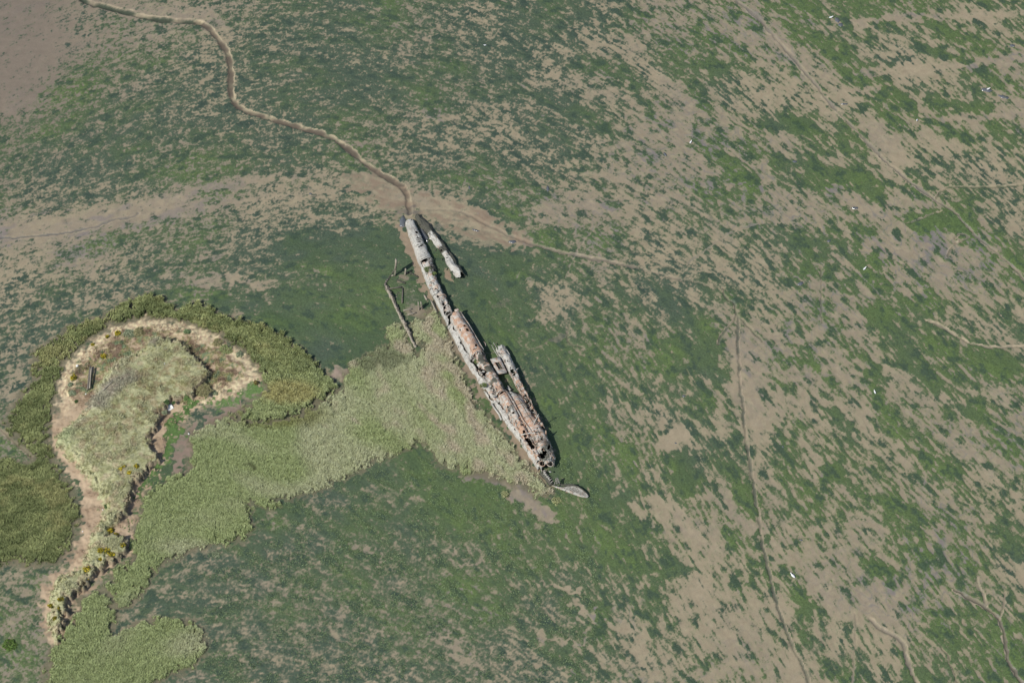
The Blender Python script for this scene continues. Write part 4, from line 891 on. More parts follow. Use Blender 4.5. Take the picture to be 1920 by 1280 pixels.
ring(s_r2+4.3, LT, RP, 3.22, .35, .05, .3, .95, rust=.5, moss_shade=.2); ring(s_r3, LT, RP, 3.2, .12, .06, .1, .97, rust=.6)
# boxed platform between tube and saddle tank
b = MB(); zp = 1.75
O_ = [(919, 673), (937, 668), (951, 698), (933, 701)]; I_ = [(927, 679), (936, 678), (944, 691), (935, 693)]
v_ = [at(a, c_, zp+d_) for (a, c_), d_ in zip(O_, (.1, .0, -.15, .1))]+[at(a, c_, zp-.03) for a, c_ in I_]; v_ += [(x, y, z-.22) for x, y, z in v_]
b.add(v_, [(k, (k+1) % 4, 4+(k+1) % 4, 4+k) for k in range(4)]+[(8+k, 12+k, 12+(k+1) % 4, 8+(k+1) % 4) for k in range(4)]+[(k, 8+k, 8+(k+1) % 4, (k+1) % 4) for k in range(4)]+[(4+k, 4+(k+1) % 4, 12+(k+1) % 4, 12+k) for k in range(4)])
mbm(b, 'platform_frame', W, .35, .3)
pmesh('platform_plate', [(923, 675), (936, 672), (948, 695), (934, 697)], 1.25, W, .1, rust=.2, moss_shade=.9)
pipe_ = [(927, 679), (936, 678), (944, 691), (935, 693), (927, 679)]
b = MB(); b.tube([at(a, c_, 1.82) for a, c_ in pipe_], .1, 6); mbm(b, 'hatch_rim', W, .7, .1)
# rails, pipes, seams
def pipe(name, pts, r, rust=.3, moss_shade=.2, parent=None, n=6):
    b = MB(); b.tube([at(*p) for p in pts], r, n); return mbm(b, name, parent or W, rust, moss_shade)
pipe('rail', [(863, 584, 2.0), (878, 606, 2.0), (893, 632, 2.05), (907, 656, 2.0)], .13, .35, 0)
pipe('rail', [(925, 642, 1.2), (934, 658, 1.3), (948, 682, 1.4), (965, 710, 1.5), (975, 733, 1.6)], .09, .3, .1)
pipe('rail', [(921, 646, 1.0), (927, 657, 1.1), (936, 672, 1.2)], .07, .1, .1)
pipe('pipe', [(950, 733, 2.8), (964, 757, 2.95), (980, 786, 3.0), (998, 811, 2.9)], .13, .5, .4)
pipe('pipe', [(922, 757, 1.2), (928, 766, 1.25), (936, 777, 1.2), (940, 787, 1.0)], .22, 0, .1)
pipe('pipe', [(963, 790, 2.7), (968, 786, 2.8), (974, 782.5, 2.85), (981, 782, 2.85), (986, 786, 2.8)], .1, .8, .1)
pipe('pipe', [(963, 790, 2.7), (966, 799, 2.6), (972, 805, 2.5)], .1, .8, .1)
pipe('pipe', [(944, 648, 1.3), (950, 656, 1.3), (956, 666, 1.2)], .16, .05, .1)
pipe('mast', [(998, 803, 1.9), (1003, 789, 4.5), (1010, 776, 6.6)], [.14, .10, .05], .1, .05)
pipe('mast_stay', [(1003, 801, 2.0), (1012, 790, 3.3), (1017, 793, 2.0)], .06, .3, .3)
pipe('mast_fitting', [(1007, 778, 6.0), (1012, 781, 5.6)], .07, .1, .1)
pipe('post', [(1024, 816, 2.0), (1023.5, 807, 3.6)], [.22, .12], .7, .2)
pipe('post', [(856, 584, 2.0), (854, 582, 2.6), (860, 580, 2.8)], .35, .75, .1)
b = MB(); b.tube([at(951, 728, .5), at(957, 731, .9)], .3, 8); b.tube([at(952, 723, .7), at(957, 730, .6)], .12, 6); mbm(b, 'vent_trunk', W, .0, .0)
# valves and hatch rings on the stern deck
def torus(name, px, py, z, r, rr, rust=.6):
    c = at(px, py, z); b = MB(); b.tube([(c[0]+r*math.cos(a), c[1]+r*math.sin(a), c[2]+.1*math.sin(2*a)) for a in [2*math.pi*k/14 for k in range(15)]], rr, 6, False); return mbm(b, name, W, rust, .2)
for px, py, r in ((1009, 819, .5), (1014, 817.5, .45), (1017, 823, .4), (1006, 828, .4), (1013, 831, .55)): torus('hatch_ring', px, py, 2.75, r, .09)
torus('hatch_ring', 979.5, 796, 2.85, .5, .1, .9); torus('hatch_ring', 1016, 868.5, 2.3, .7, .1, .8); torus('hatch_ring', 1031.5, 869.5, 2.1, .65, .1, .5); torus('hatch_ring', 938.7, 662.8, 1.55, .4, .07, .1)
pipe('deck_beam', [(976, 815, 2.6), (990, 812, 2.8), (1003, 811, 2.85), (1018, 812, 2.7), (1025, 812, 2.2)], .16, .2, .3)
# loose torn plates on and in the hull
rg = random.Random(5)
def scraps(lst, zr, n, sz, rust):
    for _ in range(n):
        (x0, y0), (x1, y1), spread = rg.choice(lst); f = rg.random(); px, py = x0+(x1-x0)*f+rg.uniform(-spread, spread), y0+(y1-y0)*f+rg.uniform(-spread, spread)*.5
        z = rg.uniform(*zr); k = rg.choice((4, 5, 6)); a0 = rg.random()*6; r = sz*rg.uniform(.5, 1.4)
        pts = [(px+r*math.cos(a0+6.283*i/k)*rg.uniform(.5, 1.2), py+r*.7*math.sin(a0+6.283*i/k)*rg.uniform(.5, 1.2)) for i in range(k)]
        pmesh('loose_plate', pts, [z+rg.uniform(-.25, .25) for _ in pts], W, .07, rust=rust*rg.uniform(.3, 1.5), moss_shade=rg.uniform(0, .6))
scraps([((800, 500), (822, 545), 5), ((815, 545), (846, 592), 7)], (1.7, 2.1), 16, 3.2, .2)
scraps([((895, 672), (922, 722), 7), ((915, 715), (930, 748), 6)], (2.3, 2.9), 22, 3.0, .5)
scraps([((950, 765), (985, 810), 9), ((985, 812), (1012, 850), 12), ((1010, 820), (1030, 860), 8)], (2.3, 2.8), 26, 2.6, .7)
scraps([((960, 700), (975, 728), 4), ((980, 740), (1005, 775), 7)], (1.2, 1.9), 18, 2.4, .4)
scraps([((1008, 872), (1028, 884), 6)], (.9, 1.9), 9, 2.6, .2)
for (x0, y0, x1, y1) in ((907, 640, 911, 648), (1030, 840, 1036, 838), (960, 690, 966, 696), (966, 694, 973, 690), (968, 698, 972, 706), (992, 765, 1000, 760), (997, 772, 1006, 776), (985, 736, 990, 745), (1010, 786, 1003, 776), (835, 575, 841, 581), (838, 570, 845, 578), (916, 725, 924, 718), (918, 735, 927, 727), (912, 720, 920, 716)):
    pipe('bent_rib', [(x0, y0, 1.6), ((x0+x1)/2+.8, (y0+y1)/2-1, 2.1), (x1, y1, 1.9)], .08, .4, .2)
# grass tufts growing on the hull
def tuft_obj(name, pts, n, L, Wd_, c, seed, parent=None, label=None, cat=None, group=None):
    rng = np.random.default_rng(seed); P = []; Zs = []
    for px, py, z, rx, ry in pts:
        k = n; a = rng.uniform(0, 6.283, k); r = np.sqrt(rng.uniform(0, 1, k)); 
        cxy = np.array(at(px, py, z)[:2]); q = np.stack([cxy[0]+np.cos(a)*r*rx, cxy[1]+np.sin(a)*r*ry], 1); P.append(q); Zs.append(np.full(k, z-.15)+.25*(1-r*r)*min(rx, 1.4)*.5)
    P = np.vstack(P); Zs = np.concatenate(Zs); V, Q, T, col = tufts(P, Zs, 3, np.full(len(P)*3, L), Wd_, .8, np.tile(c, (len(P), 1)), rng)
    o = obj(name, V, [Q, T], M_LEAF, parent, tuple(at(*pts[0][:3])), {'col': col})
    return o
g_ = tuft_obj('hull_grass', [(802, 505, 1.95, .9, .8), (899, 678, 2.6, 1.0, .8), (893, 676, 2.5, .6, .6), (906, 722, 2.2, .8, .6), (812, 513, 1.9, .6, .5)], 110, .22, .1, lin('6d7d4c'), 3, W); g_['kind'] = 'stuff'
# --- lone parts lying around
def tube_fragment():
    Lh = curve([(777, 406), (782, 418), (789, 430), (803, 445), (811, 456), (820, 469), (830, 483), (837, 499), (852, 520), (860, 531)]); Rh = curve([(789, 403), (806, 421), (825, 447), (847, 475), (861, 495), (875, 520)], .5)
    o = thing('hull_fragment', 'narrow broken half tube of hull lying on the mud beside the bow', 'hull piece', at(820, 460, 0))
    s0, s1 = S_(786, 404), S_(862, 527)
    shell('tube_plating', s0, s1, Lh, Rh, lf_([(s0, 1.0), (s0+5, 1.15), (s0+12, 1.3), (s1, 1.7)]), o, [(838, 482, 1.5, 1.2, 0), (839.5, 489, 1.2, 1, 0), (786.5, 422, 1.8, 1.2, 0), ([(823, 470), (827, 468)], 1), ([(806, 440), (809, 437)], .9), ([(846, 508), (850, 512)], 1.1), ([(865, 513), (871, 519)], 1.2)],
          .05, .2, .8, ragged=(.6, 1.6), rs=12, dent=.13, warp=1.6, nth=46, jagl=.14,
          rustf=lambda s, t: .0+.1*(s > s0+10), moss_shade_f=lambda s, t: np.clip(1.4-1.5*ss(s0+5, s0+8, s)*ss(.62, .5, t)*(1-.9*np.exp(-((s-s0-12.6)/1.0)**2))+.5*ss(.2, .0, t), 0, 1.5)-.0)  # weed-dark front end; right side also darkened as its shaded side
    S = np.arange(s0+.5, s1-.8, .5); V = []; Q = []
    for s in S:
        for j in range(5): V.append(ws(s, Lh(s)+.3+(Rh(s)-Lh(s)-.6)*j/4, .12))
    for i in range(len(S)-1):
        for j in range(4): a = i*5+j; Q.append((a, a+1, a+6, a+5))
    obj('shaded_silt', V, np.array(Q), M_BILGE_SHADE, o)  # dark floor painted as shade under the half tube
    for k in range(5):
        b = MB(); s = s0+8+k*3.2; b.tube([ws(s, Lh(s)-.1, .05), ws(s+.4, Lh(s)-.5, .1)], .12, 5); mbm(b, 'rib_stub', o, .3, 1.2)
tube_fragment()
# the low ridge of scrap and the boat-shaped casing at the stern
o = thing('keel_scrap', 'low dark ridge of scrap trailing from the broken stern', 'wreckage', at(1025, 897, 0))
b = MB(); b.beam(at(1016, 886, .2), at(1034, 908, .25), .9, .5, jit=.12, seg=8); mbm(b, 'keel_beam', o, .1, .9)
b = MB(); b.beam(at(1019, 884, .6), at(1031, 900, .5), .25, .5, jit=.08, seg=6); mbm(b, 'side_strake', o, .1, .5)
b = MB()
for k in range(6): f = k/5; p = at(1018+14*f, 889+16*f, .4); b.beam(p, (p[0]+.6, p[1]+.3, .75+.2*random.random()), .1, .1)
mbm(b, 'rib', o, .2, .3)
o = thing('boat_shaped_casing', 'pale grey boat shaped steel casing lying off the broken stern', 'hull piece', at(1068, 917, 0))
ol = [(1033, 909), (1045, 915), (1059, 920), (1076, 927), (1092, 932), (1101, 933), (1104, 930), (1100, 923), (1093, 917), (1084, 911), (1075, 908), (1066, 909), (1056, 912.5), (1044, 911)]
kz = [.5, .45, .5, .5, .45, .4, .5, .95, 1.2, 1.3, 1.25, 1.1, .8, .7]
V = [at(a, b_, z) for (a, b_), z in zip(ol, kz)]; n = len(V)
inn = [(1038, 910.5), (1048, 914), (1060, 917), (1077, 922.5), (1091, 928), (1099, 930), (1100.5, 929), (1097.5, 924), (1091.5, 919), (1083.5, 914), (1074, 911.5), (1067, 912), (1057, 914), (1046, 912)]
kz2 = [.75, .8, .85, .9, .85, .7, .7, .8, .85, .85, .85, .85, .8, .75]
V += [at(a, b_, z) for (a, b_), z in zip(inn, kz2)]; V += [at(a, b_, -.1) for (a, b_) in ol]
V += [tuple(np.mean(V[n:2*n], axis=0))]
Q = [(i, (i+1) % n, n+(i+1) % n, n+i) for i in range(n)]+[(2*n+i, 2*n+(i+1) % n, (i+1) % n, i) for i in range(n)]
T = [(n+i, n+(i+1) % n, 3*n) for i in range(n)]
obj('casing_shell', V, [np.array(Q), np.array(T)], M_METAL, o, (0, 0, 0), {'rust': np.full(len(V), .25), 'moss_shade': np.array([.05]*7+[1]*(n-7)+[.5]*n+[.8]*n+[.6])})  # far rim, middle and foot coloured darker than the near rim
for k in range(3):
    b = MB(); f = .2+k*.3; b.tube([at(1050+46*f, 917+13.5*f, .7), at(1050.4+46*f, 916+13.5*f, 1.0)], .09, 5); mbm(b, 'bolt', o, .6, .3)
b = MB(); b.tube([at(1039, 909, .6), at(1044, 897, 2.2)], .14, 6); b.tube([at(1051, 909, .7), at(1045, 896, 2.3)], .16, 6); b.tube([at(1045, 912, .7), at(1044, 899, 2.0)], .1, 5); b.tube([at(1041, 904, 1.2), at(1049, 904, 1.3)], .1, 5)
b.beam(at(1041, 898, 2.2), at(1046, 896, 2.3), .3, .2); mbm(b, 'bracket', o, .1, .6)
b = MB(); b.beam(at(1052, 909, 1.1), at(1078, 908.5, 1.25), .2, .4, jit=.05, seg=7); mbm(b, 'dark_flange', o, .1, 1.2)
# --- barge remains
o = thing('barge_remains', 'rotten wooden side wall of a sunken barge left of the submarine', 'shipwreck', at(748, 580, 0))
def wall(pts, h, wd, name, mt):
    P = smooth_line([at(a, b_, 0)[:2] for a, b_ in pts], 2); L = np.r_[0, np.cumsum(np.hypot(*(P[1:]-P[:-1]).T))]; b = MB(); n = int(L[-1]/.45); rr = random.Random(3)
    for k in range(n):
        f0, f1 = L[-1]*k/n, L[-1]*(k+.93)/n; p0 = (np.interp(f0, L, P[:, 0]), np.interp(f0, L, P[:, 1])); p1 = (np.interp(f1, L, P[:, 0]), np.interp(f1, L, P[:, 1]))
        hh = h*(.3+.75*rr.random())*(.45+.55*min(1, k/8, (n-k)/8)); z0 = -.2
        d = np.array(p1)-np.array(p0); d /= np.linalg.norm(d); nn = np.array([d[1], -d[0]])*wd*rr.uniform(.7, 1.2)/2; sft = nn*rr.uniform(-.35, .35)
        v = []
        for z in (z0, hh):
            for p, s_ in ((p0, -1), (p1, -1), (p1, 1), (p0, 1)): v.append((p[0]+nn[0]*s_+sft[0], p[1]+nn[1]*s_+sft[1], z+(rr.uniform(-.1, .1) if z > 0 else 0)))
        b.add(v, [(0, 1, 5, 4), (1, 2, 6, 5), (2, 3, 7, 6), (3, 0, 4, 7), (4, 5, 6, 7)])
    return b.build(name, mt, o)
wall([(723, 536), (728, 549), (738, 568), (747, 589), (757, 609), (766, 627), (775, 645), (780, 652)], 1.35, .42, 'side_planking', M_WOOD)
wall([(725.5, 536), (731, 549), (741, 568), (750, 589), (760, 609), (769, 627), (777, 645)], 1.0, .4, 'inner_planking', M_WOODD)
wall([(730, 522), (724, 528), (722, 536), (725, 545)], .8, .4, 'stem_planking', M_WOODD)
wall([(741, 508), (730, 520), (726, 528)], .4, .3, 'broken_planking', M_DARK)
def timber(px0, py0, z0, px1, py1, z1, w=.25, h=.2, name='beam', mt=None, parent=None):
    b = MB(); b.beam(at(px0, py0, z0), at(px1, py1, z1), w, h, jit=.03, seg=3); return b.build(name, mt or M_WOOD, parent or o)
timber(729, 541, .35, 753, 538, .35, .25, mt=M_WOODD); timber(755, 540, .2, 754, 568, .4, .28, mt=M_WOODD); timber(756, 582, .35, 772, 579, .3); timber(764, 590, .3, 780, 586, .25); timber(768, 583, .2, 775, 589, .25, .2, mt=M_WOODD)
timber(744, 524, .2, 760, 531, .2, .3, mt=M_DARK); timber(768, 510, .2, 784, 520, .2, .25, mt=M_DARK); timber(734, 517, .2, 738, 516, .4, .3); timber(757, 512, .25, 772, 508, .3, .2, mt=M_DARK)
for k in range(14):
    a, b_ = random.uniform(738, 785), random.uniform(512, 560); timber(a, b_, .08, a+random.uniform(-5, 5), b_+random.uniform(-4, 4), .12, .16, .12, 'splinter', random.choice((M_WOODD, M_DARK, M_WOOD)))
# tall posts
def post(label, loc, segs, boards, group=None):
    t = thing('timber_post', label, 'post', loc, group)
    for s_ in segs:
        b = MB(); b.beam(at(*s_[0]), at(*s_[1]), s_[2], s_[3], up=(0, 1, 0), jit=.03, seg=4, taper=.85); b.build('upright', M_WOOD, t)
    for s_ in boards:
        b = MB(); b.beam(at(*s_[0]), at(*s_[1]), s_[2], s_[3], up=s_[4] if len(s_) > 4 else (0, 0, 1), jit=.02, seg=3); b.build('board', M_WOODD, t)
    return t
post('tallest rotten timber post of the barge, with a wide board and dark shadow', at(741, 517, 0), [((740.5, 518, -.2), (743, 489, 5.2), .35, .4), ((741.5, 503, 2.4), (742.5, 487, 5.4), .45, .9)], [((735, 512, .8), (741, 502, 2.3), .15, .1), ((742, 500, 3.2), (743, 490, 4.8), .9, .3, (1, .2, 0))])
post('short thick timber post just right of the tallest post', at(760, 515, 0), [((759.5, 516, -.2), (760.5, 504, 2.1), .35, .45)], [((758, 512, .6), (765, 512, .4), .2, .15)])
post('pair of joined upright timbers standing at the tip of the reeds', at(788, 580, 0), [((786, 582, -.2), (784, 566, 2.6), .28, .5), ((792, 580, -.2), (789, 566, 2.5), .28, .5)], [((785.5, 577, .9), (791.5, 576, .9), .12, .15)])
o = tag(timber(796, 553.5, .15, 800, 562, .2, .35, .2, 'plank', M_WOOD), None); o.parent = None; o.location = at(798, 558, 0)
bpy.data.objects.remove(o)
def lone(name, label, cat, seg_, mt, group=None, w=.3, h=.15):
    b = MB(); b.beam(at(*seg_[0]), at(*seg_[1]), w, h, jit=.03, seg=4); x = b.build(name, mt, None, at(*seg_[0])); return tag(x, label, cat, group)
lone('plank', 'short pale loose plank on the green mud left of the submarine', 'plank', ((795.5, 553, .15), (800.5, 562.5, .2)), M_WOOD, None, .4)
t = thing('plank_pair', 'two pale side timbers leaning against the submarine hull above the reeds', 'timber', at(812, 574, 0))
for s_ in (((808, 563, .7), (817, 583, .6)), ((811, 566, .5), (819, 585, .4))):
    b = MB(); b.beam(at(*s_[0]), at(*s_[1]), .3, .2, jit=.03, seg=4); b.build('timber', M_WOOD, t)
# --- island bits
t = thing('weathered_beams', 'two long grey parallel timbers lying on the left side of the island', 'timber', at(167, 710, 1))
for s_ in (((169.5, 687, 1.1), (164.5, 730, 1.0), .4), ((171.5, 688, 1.5), (168, 728, 1.2), .25)):
    b = MB(); b.beam(at(*s_[0]), at(*s_[1]), s_[2], .3, jit=.03, seg=6); b.build('timber', M_WOOD if s_[2] < .4 else M_WOODD, t)
def zt(px, py, z=1.0):
    x, y, _ = at(px, py, z); x, y, _ = at(px, py, float(hgt(np.array([x]), np.array([y]))[0])); return float(hgt(np.array([x]), np.array([y]))[0])
za = zt(193, 731, 2)+.25; lone('driftwood_pole', 'thin pale driftwood pole lying slanted on the grey part of the island', 'driftwood', ((193, 731, za), (211, 714.5, za+.1)), M_WOOD, None, .22)
def box_thing():
    z = zt(318, 763, .5); c = np.array(at(318.5, 763.5, z+.25)); t = thing('white_crate', 'square white crate lying on the sand beside the grassy bank', 'crate', (c[0], c[1], z))
    a = R(35); u = np.array([math.cos(a), math.sin(a), .06]); v = np.array([-math.sin(a), math.cos(a), .22]); nn = np.cross(u, v); nn /= np.linalg.norm(nn); c = c+nn*.05
    hx, hy = .66, .6
    b = MB(); q = []
    b.add([c+u*hx*i+v*hy*j-nn*.3 for i, j in ((-1, -1), (1, -1), (1, 1), (-1, 1))]+[c+u*hx*i+v*hy*j for i, j in ((-1, -1), (1, -1), (1, 1), (-1, 1))]+[c+u*hx*.86*i+v*hy*.86*j for i, j in ((-1, -1), (1, -1), (1, 1), (-1, 1))]+[c+u*hx*.84*i+v*hy*.84*j-nn*.06 for i, j in ((-1, -1), (1, -1), (1, 1), (-1, 1))],
          [(0, 3, 2, 1)]+[(i, (i+1) % 4, 4+(i+1) % 4, 4+i) for i in range(4)]+[(4+i, 4+(i+1) % 4, 8+(i+1) % 4, 8+i) for i in range(4)]+[(8+i, 8+(i+1) % 4, 12+(i+1) % 4, 12+i) for i in range(4)]+[(12, 13, 14, 15)])
    b.build('crate_body', M_WHITE, t)
    for s_ in (-1, 1):
        b = MB(); b.beam(c+u*s_*(hx+.03)-v*.2-nn*.12, c+u*s_*(hx+.03)+v*.2-nn*.12, .06, .06); b.build('handle', M_WHITE, t)
box_thing()
def bush_obj(name, px, py, r, h, cols, label, cat, group=None, flower=None, n=None, z=None):
    """a low shrub: woody stem, lumpy mass of small leaf faces, optional flowers as a part"""
    if z is None: z = zt(px, py, 1.2)
    c = at(px, py, z+h*.4); rng = np.random.default_rng(int(px*7+py)); n = n or int(260*r*r+120)
    th_ = rng.uniform(0, 6.283, n); ph = np.arccos(rng.uniform(.0, 1, n)); rr = (.75+.3*vn(np.cos(th_)*2+px, np.sin(th_)*2, ph*2, 5))*rng.uniform(.72, 1.05, n)
    P = np.stack([np.cos(th_)*np.sin(ph)*r*rr, np.sin(th_)*np.sin(ph)*r*rr, np.cos(ph)*h*rr], 1)+np.array([c[0], c[1], z-.05])
    def faces(P, s):
        k = len(P); d = rng.normal(size=(k, 2, 3)); d /= np.linalg.norm(d, axis=2, keepdims=True); d *= s*rng.uniform(.6, 1.3, (k, 1, 1))
        V = np.stack([P-d[:, 0]*.5, P+d[:, 1]*.5, P+d[:, 0]*.5, P-d[:, 1]*.5], 1).reshape(-1, 3); return V, np.arange(4*k).reshape(-1, 4)
    V, Q = faces(P, .24); cl = np.array([cols[0]*(1-f)+cols[1]*f for f in rng.uniform(0, 1, n)]); cl = np.repeat(cl, 4, 0)
    t = thing(name, label, cat, (c[0], c[1], z), group)
    obj('foliage', V, Q, M_LEAF, t, (0, 0, 0), {'col': cl})
    b = MB()
    for k in range(4):
        a = k*1.6+px; b.tube([(c[0], c[1], z-.1), (c[0]+.5*r*math.cos(a), c[1]+.5*r*math.sin(a), z+h*.7)], .04, 4, False)
    b.build('stem', M_WOODD, t)
    if flower is not None:
        m_ = P[rng.uniform(0, 1, n) < .6]; m_ = m_[m_[:, 2] > z+h*.25]; m_ = m_+(m_-np.array([c[0], c[1], z]))*.08; V, Q = faces(m_, .27)
        obj('flowers', V, Q, M_LEAF, t, (0, 0, 0), {'col': np.tile(flower, (len(V), 1))*rng.uniform(.8, 1.15, (len(V), 1))})
    return t
YEL = lin('d2bd38', 1.0); GD = (lin('59602f'), lin('7d7f3c'))
GORSE = [(220.5, 624, .95, 'round gorse bush with bright yellow flowers near the top of the sandy rim'), (201, 630, .6, 'small faded gorse bush just left of the round one on the sandy rim'), (174, 645, .6, 'sparse gorse bush with few flowers on the upper left sandy rim'),
         (193.5, 667, .85, 'yellow gorse bush above the two grey timbers'), (138.5, 707, 1.0, 'wide yellow gorse bush on the leftmost sandy rim of the island'), (256, 873, .8, 'yellow gorse bush at the cliff edge where the bank narrows'), (233, 874, .6, 'small gorse bush in the middle of three in a row on the narrowing bank'), (226, 879, .6, 'small gorse bush leftmost of the row on the narrowing bank'),
         (243, 885, .75, 'gorse bush lowest of the cluster where the bank narrows'), (207, 993, .95, 'big yellow gorse bush at the top of the lower flowering cluster'), (217, 1003, .9, 'yellow gorse bush second from the top of the lower flowering cluster'), (230, 1021, .7, 'gorse bush on the outward jutting corner of the low cliff'),
         (187, 1031, .85, 'gorse bush at the left of the lower flowering cluster'), (199, 1031, .9, 'full yellow gorse bush in the middle of the lower flowering cluster'), (209, 1038, .8, 'gorse bush on the right of the middle one in the lower cluster'), (190, 1047, .7, 'gorse bush hanging at the bottom of the lower flowering cluster'),
         (163, 1066, 1.0, 'upright yellow gorse bush alone on the cliff edge below the cluster'), (164, 1083, .55, 'tiny gorse bush on the cliff just under the upright lone one'), (113, 1123, .8, 'dull gorse bush at the upper end of the bank tail'), (95, 1134, .75, 'dull gorse bush on the left edge of the bank tail'),
         (110, 1139, .85, 'dull green gorse bush in the middle of the bank tail'), (103, 1158, .7, 'lowest gorse bush near the tip of the bank tail')]
for px, py, r, lb in GORSE: bush_obj('gorse_bush', px, py, r, r*.75, GD, lb, 'gorse bush', 'gorse bushes on the island', YEL if py < 1100 else YEL*.62)
GG = (lin('8a9a78'), lin('a3ab8d')); DG = (lin('47603a'), lin('66824c')); TW = (lin('8d8a63'), lin('a9a57b'))
for px, py, r, h, cs, lb in [(349.5, 621, 1.0, .6, (lin('748e63'), lin('8fa678')), 'single round grey green shrub on the sand right of the bank top'), (143, 752, .6, .5, DG, 'small dark green shrub at the left foot of the island'), (136, 736, 1.1, .5, GG, 'silvery grey shrub on the sand left of the bank'),
                             (312, 753, .8, .6, DG, 'dark green shrub directly above the white crate'), (326, 754, .45, .3, DG, 'tiny green shrub right of the white crate'), (309, 772, .8, .35, GG, 'low green shrub below the white crate'), (242, 625, 1.7, .5, GG, 'wide grey green shrub left of centre behind the bank'),
                             (260, 621, 1.7, .6, TW, 'domed yellow green shrub behind the bank'), (199, 948, .7, .5, DG, 'dark green shrub on the sandy path beside the narrowing bank'), (408, 641, 1.5, .6, TW, 'olive domed shrub on the sand right of the bank'), (423, 655, 1.9, .5, (lin('8a9a62'), lin('a2a878')), 'largest yellow green shrub on the right sandy shelf'),
                             (449, 663, 1.2, .5, GG, 'grey green shrub at the far right sandy rim'), (380, 731, 2.6, .5, TW, 'broad grassy hummock below the right end of the bank'), (480, 716, .75, .7, (lin('6e6640'), lin('9a9050')), 'small brownish round bush at the right tip of the sandy rim'),
                             (404, 735, 1.2, .5, GG, 'pale shrub right of the broad grassy hummock'), (345, 753, 1.1, .3, TW, 'flat tawny shrub on the sand between crate and hummock'), (150, 690, 1.2, .4, (lin('7d7d5c'), lin('9a9474')), 'flat olive shrub left of the grey timbers'), (132, 720, .8, .4, GG, 'pale shrub on the sandy rim under the leftmost gorse'),
                             (18, 1207, 1.9, .6, (lin('5d7a3c'), lin('7c9750')), 'round bright green shrub alone on the mud in the lower left corner'), (405, 1038, 1.1, .4, GG, 'small grey green reed clump alone on the weed below the reeds'), (948, 925, 1.2, .6, (lin('8a9566'), lin('b0b084')), 'loose pale clump on the mud below the stern end of the reeds'),
                             (1043, 938, 1.3, .5, (lin('8a9566'), lin('b0b084')), 'pale ragged clump below the boat shaped casing')]:
    bush_obj('shrub', px, py, r, h, cs, lb, 'shrub', None)
# gulls
def gull():
    t = MB(); n = 8; prof = [(-.34, .02, .17), (-.26, .055, .17), (-.12, .10, .17), (.04, .125, .18), (.16, .10, .21), (.22, .06, .27), (.26, .058, .33), (.31, .062, .36), (.36, .045, .36), (.39, .015, .355)]
    v = []
    for x, r, z in prof:
        for i in range(n): a = 6.283*i/n; v.append((x, r*math.cos(a), z+r*.95*math.sin(a)))
    q = [(k*n+i, k*n+(i+1) % n, k*n+n+(i+1) % n, k*n+n+i) for k in range(len(prof)-1) for i in range(n)]
    t.add(v, q); return t
protog = None
for i, (px, py, sc, a, lb) in enumerate([(1558, 34, 1.25, 10, 'white gull at the top right beside a dark pool of water'), (1295, 268, 1.1, 60, 'white gull nearest the middle of the bare upper mud'), (1719, 227, 1.0, 250, 'white gull on the edge of green weed near the upper right'), (1853, 168, 1.1, 20, 'white gull standing by the long dark pool at the far right'),
                                         (909, 86, .9, 200, 'lone white gull on green weed in the top middle above the bow'), (1621, 505, 1.2, 45, 'white gull on mud at the right, between weed streaks'), (1640, 736, 1.1, 110, 'white gull on the right, below the middle of the picture height'), (1486, 1080, 1.5, 135, 'white gull lowest and largest, by the straight ditch at the bottom right')]):
    x, y, z = at(px, py, 0); z = float(hgt(np.array([x]), np.array([y]))[0])
    if protog is None:
        t = thing('gull', lb, 'gull', (x, y, z), 'gulls on the mudflat'); tb = gull(); o0 = np.array((x, y, z))
        def gb(b, nm, m_): b.V = [tuple(np.array(p)+o0) for p in b.V]; b.build(nm, m_, t, None, True)
        gb(tb, 'body', M_GULL)
        for s_ in (-1, 1):
            b = MB(); b.add([(.16, s_*.10, .23), (.0, s_*.15, .26), (-.3, s_*.09, .22), (-.44, s_*.03, .2), (-.2, s_*.13, .15), (.05, s_*.14, .15), (-.1, s_*.05, .28)], [(0, 1, 4, 5)], [(1, 2, 4), (2, 3, 4), (1, 6, 2), (0, 6, 1), (6, 3, 2)]); gb(b, 'wing', M_GULLG)
            b = MB(); b.tube([(.02, s_*.05, -.02), (.02, s_*.05, .1)], .012, 5); gb(b, 'leg', M_BEAK)
        b = MB(); b.tube([(.38, 0, .355), (.47, 0, .34)], [.02, .006], 5); gb(b, 'beak', M_BEAK)
        protog = t; kids = list(t.children); tt = t
    else:
        tt = protog.copy(); C.collection.objects.link(tt); tt['label'] = lb
        for k in kids: c = k.copy(); C.collection.objects.link(c); c.parent = tt
    tt.location = (x, y, z); tt.rotation_euler = (0, 0, R(a)); tt.scale = (sc*1.2,)*3
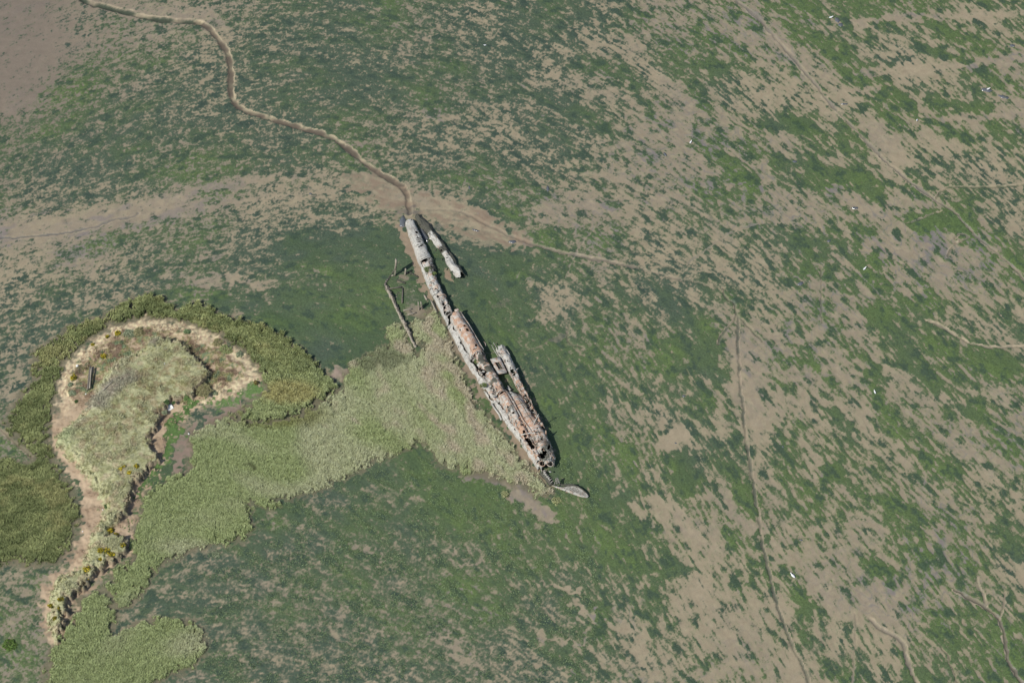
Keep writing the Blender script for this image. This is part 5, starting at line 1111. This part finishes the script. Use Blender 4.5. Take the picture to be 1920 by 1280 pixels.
# litter
def litter(px, py, s, label, m_=None, z=None):
    z = zt(px, py, 1) if z is None else z; c = np.array(at(px, py, z)); b = MB(); rr = random.Random(int(px*3+py)); n = 7; v = []
    for k in range(3):
        for i in range(n): a = 6.283*i/n; r = s*(.5, .42, .2)[k]*rr.uniform(.75, 1.2); v.append(c+np.array([r*math.cos(a), r*math.sin(a), s*(0, .3, .45)[k]]))
    b.add(v, [(k*n+i, k*n+(i+1) % n, k*n+n+(i+1) % n, k*n+n+i) for k in range(2) for i in range(n)]+[], [(2*n, 2*n+i, 2*n+i+1) for i in range(1, n-1)])
    return tag(b.build('litter', m_ or M_WHITE, None, tuple(c)), label, 'litter')
litter(145, 686, .75, 'white scrap of plastic on the sandy rim left of the timbers'); litter(161, 739, .4, 'small white scrap below the end of the two grey timbers'); litter(308.5, 681.5, .35, 'tiny white speck of plastic on the grass top of the bank')
litter(164, 1091, .4, 'pale blue scrap of plastic under the cliff of the narrow bank', M_BLUE); litter(193, 955, .3, 'tiny white scrap on the sandy path beside the bank'); litter(354, 813, .4, 'small white scrap at the left edge of the reed bed', None, .1); litter(155, 996, .3, 'tiny white scrap on the sand at the lower left of the bank')
# water
def pool(px, py, rx, ry, a, name='water', dz=.02):
    n = 28; rr = random.Random(int(px)); v = []; ca, sa = math.cos(R(a)), math.sin(R(a)); ph = rr.random()*6
    for i in range(n):
        th_ = 6.283*i/n; r = 1+.22*math.sin(2*th_+ph)+.14*math.sin(5*th_+ph*2); u, w_ = rx*r*math.cos(th_), ry*r*math.sin(th_); v.append(at(px+u*ca-w_*sa, py+u*sa+w_*ca, 0)[:2])
    v = np.array(v); z = float(hgt(v[:, 0], v[:, 1]).max())+dz; V = [(x, y, z) for x, y in v]+[(v[:, 0].mean(), v[:, 1].mean(), z)]
    V += [(x, y, z-.3) for x, y in v]
    o = obj(name, V, [np.array([(i, (i+1) % n, n) for i in range(n)])[:, [0, 1, 2]], np.array([(i, i+n+1, (i+1) % n+n+1, (i+1) % n) for i in range(n)])], M_WATER, None, V[n]); o['kind'] = 'structure'
for p_ in [(755, 416, 7, 9, 15), (795, 440, 5, 17, -32), (892, 431, 6, 1.8, 15), (961, 453, 8, 2.6, 10), (1027, 354, 2.5, 5, 10), (1247, 290, 2.4, 3.4, -40), (1570, 38, 4, 5, 0), (1576, 47, 5, 3, 20), (1583, 195, 6, 1.6, 5), (1603, 390, 6, 2.4, 10), (1490, 303, 4, 2.2, 20),
            (1850, 169, 12, 3, 12), (1882, 182, 9, 3, 20), (1554, 452, 3, 2.4, 10), (1501, 532, 5.5, 3, 0), (1282, 742, 3, 2, -20), (1267, 805+25, 2, 1.4, 0), (1468, 837, 2, 1.2, 0), (1502, 1012, 3, 1.4, 10), (880, 362-10, 1.6, 3, 0), (582, 363, 2.4, 1.8, 0), (1898, 86, 4, 3, 10)]: pool(*p_)
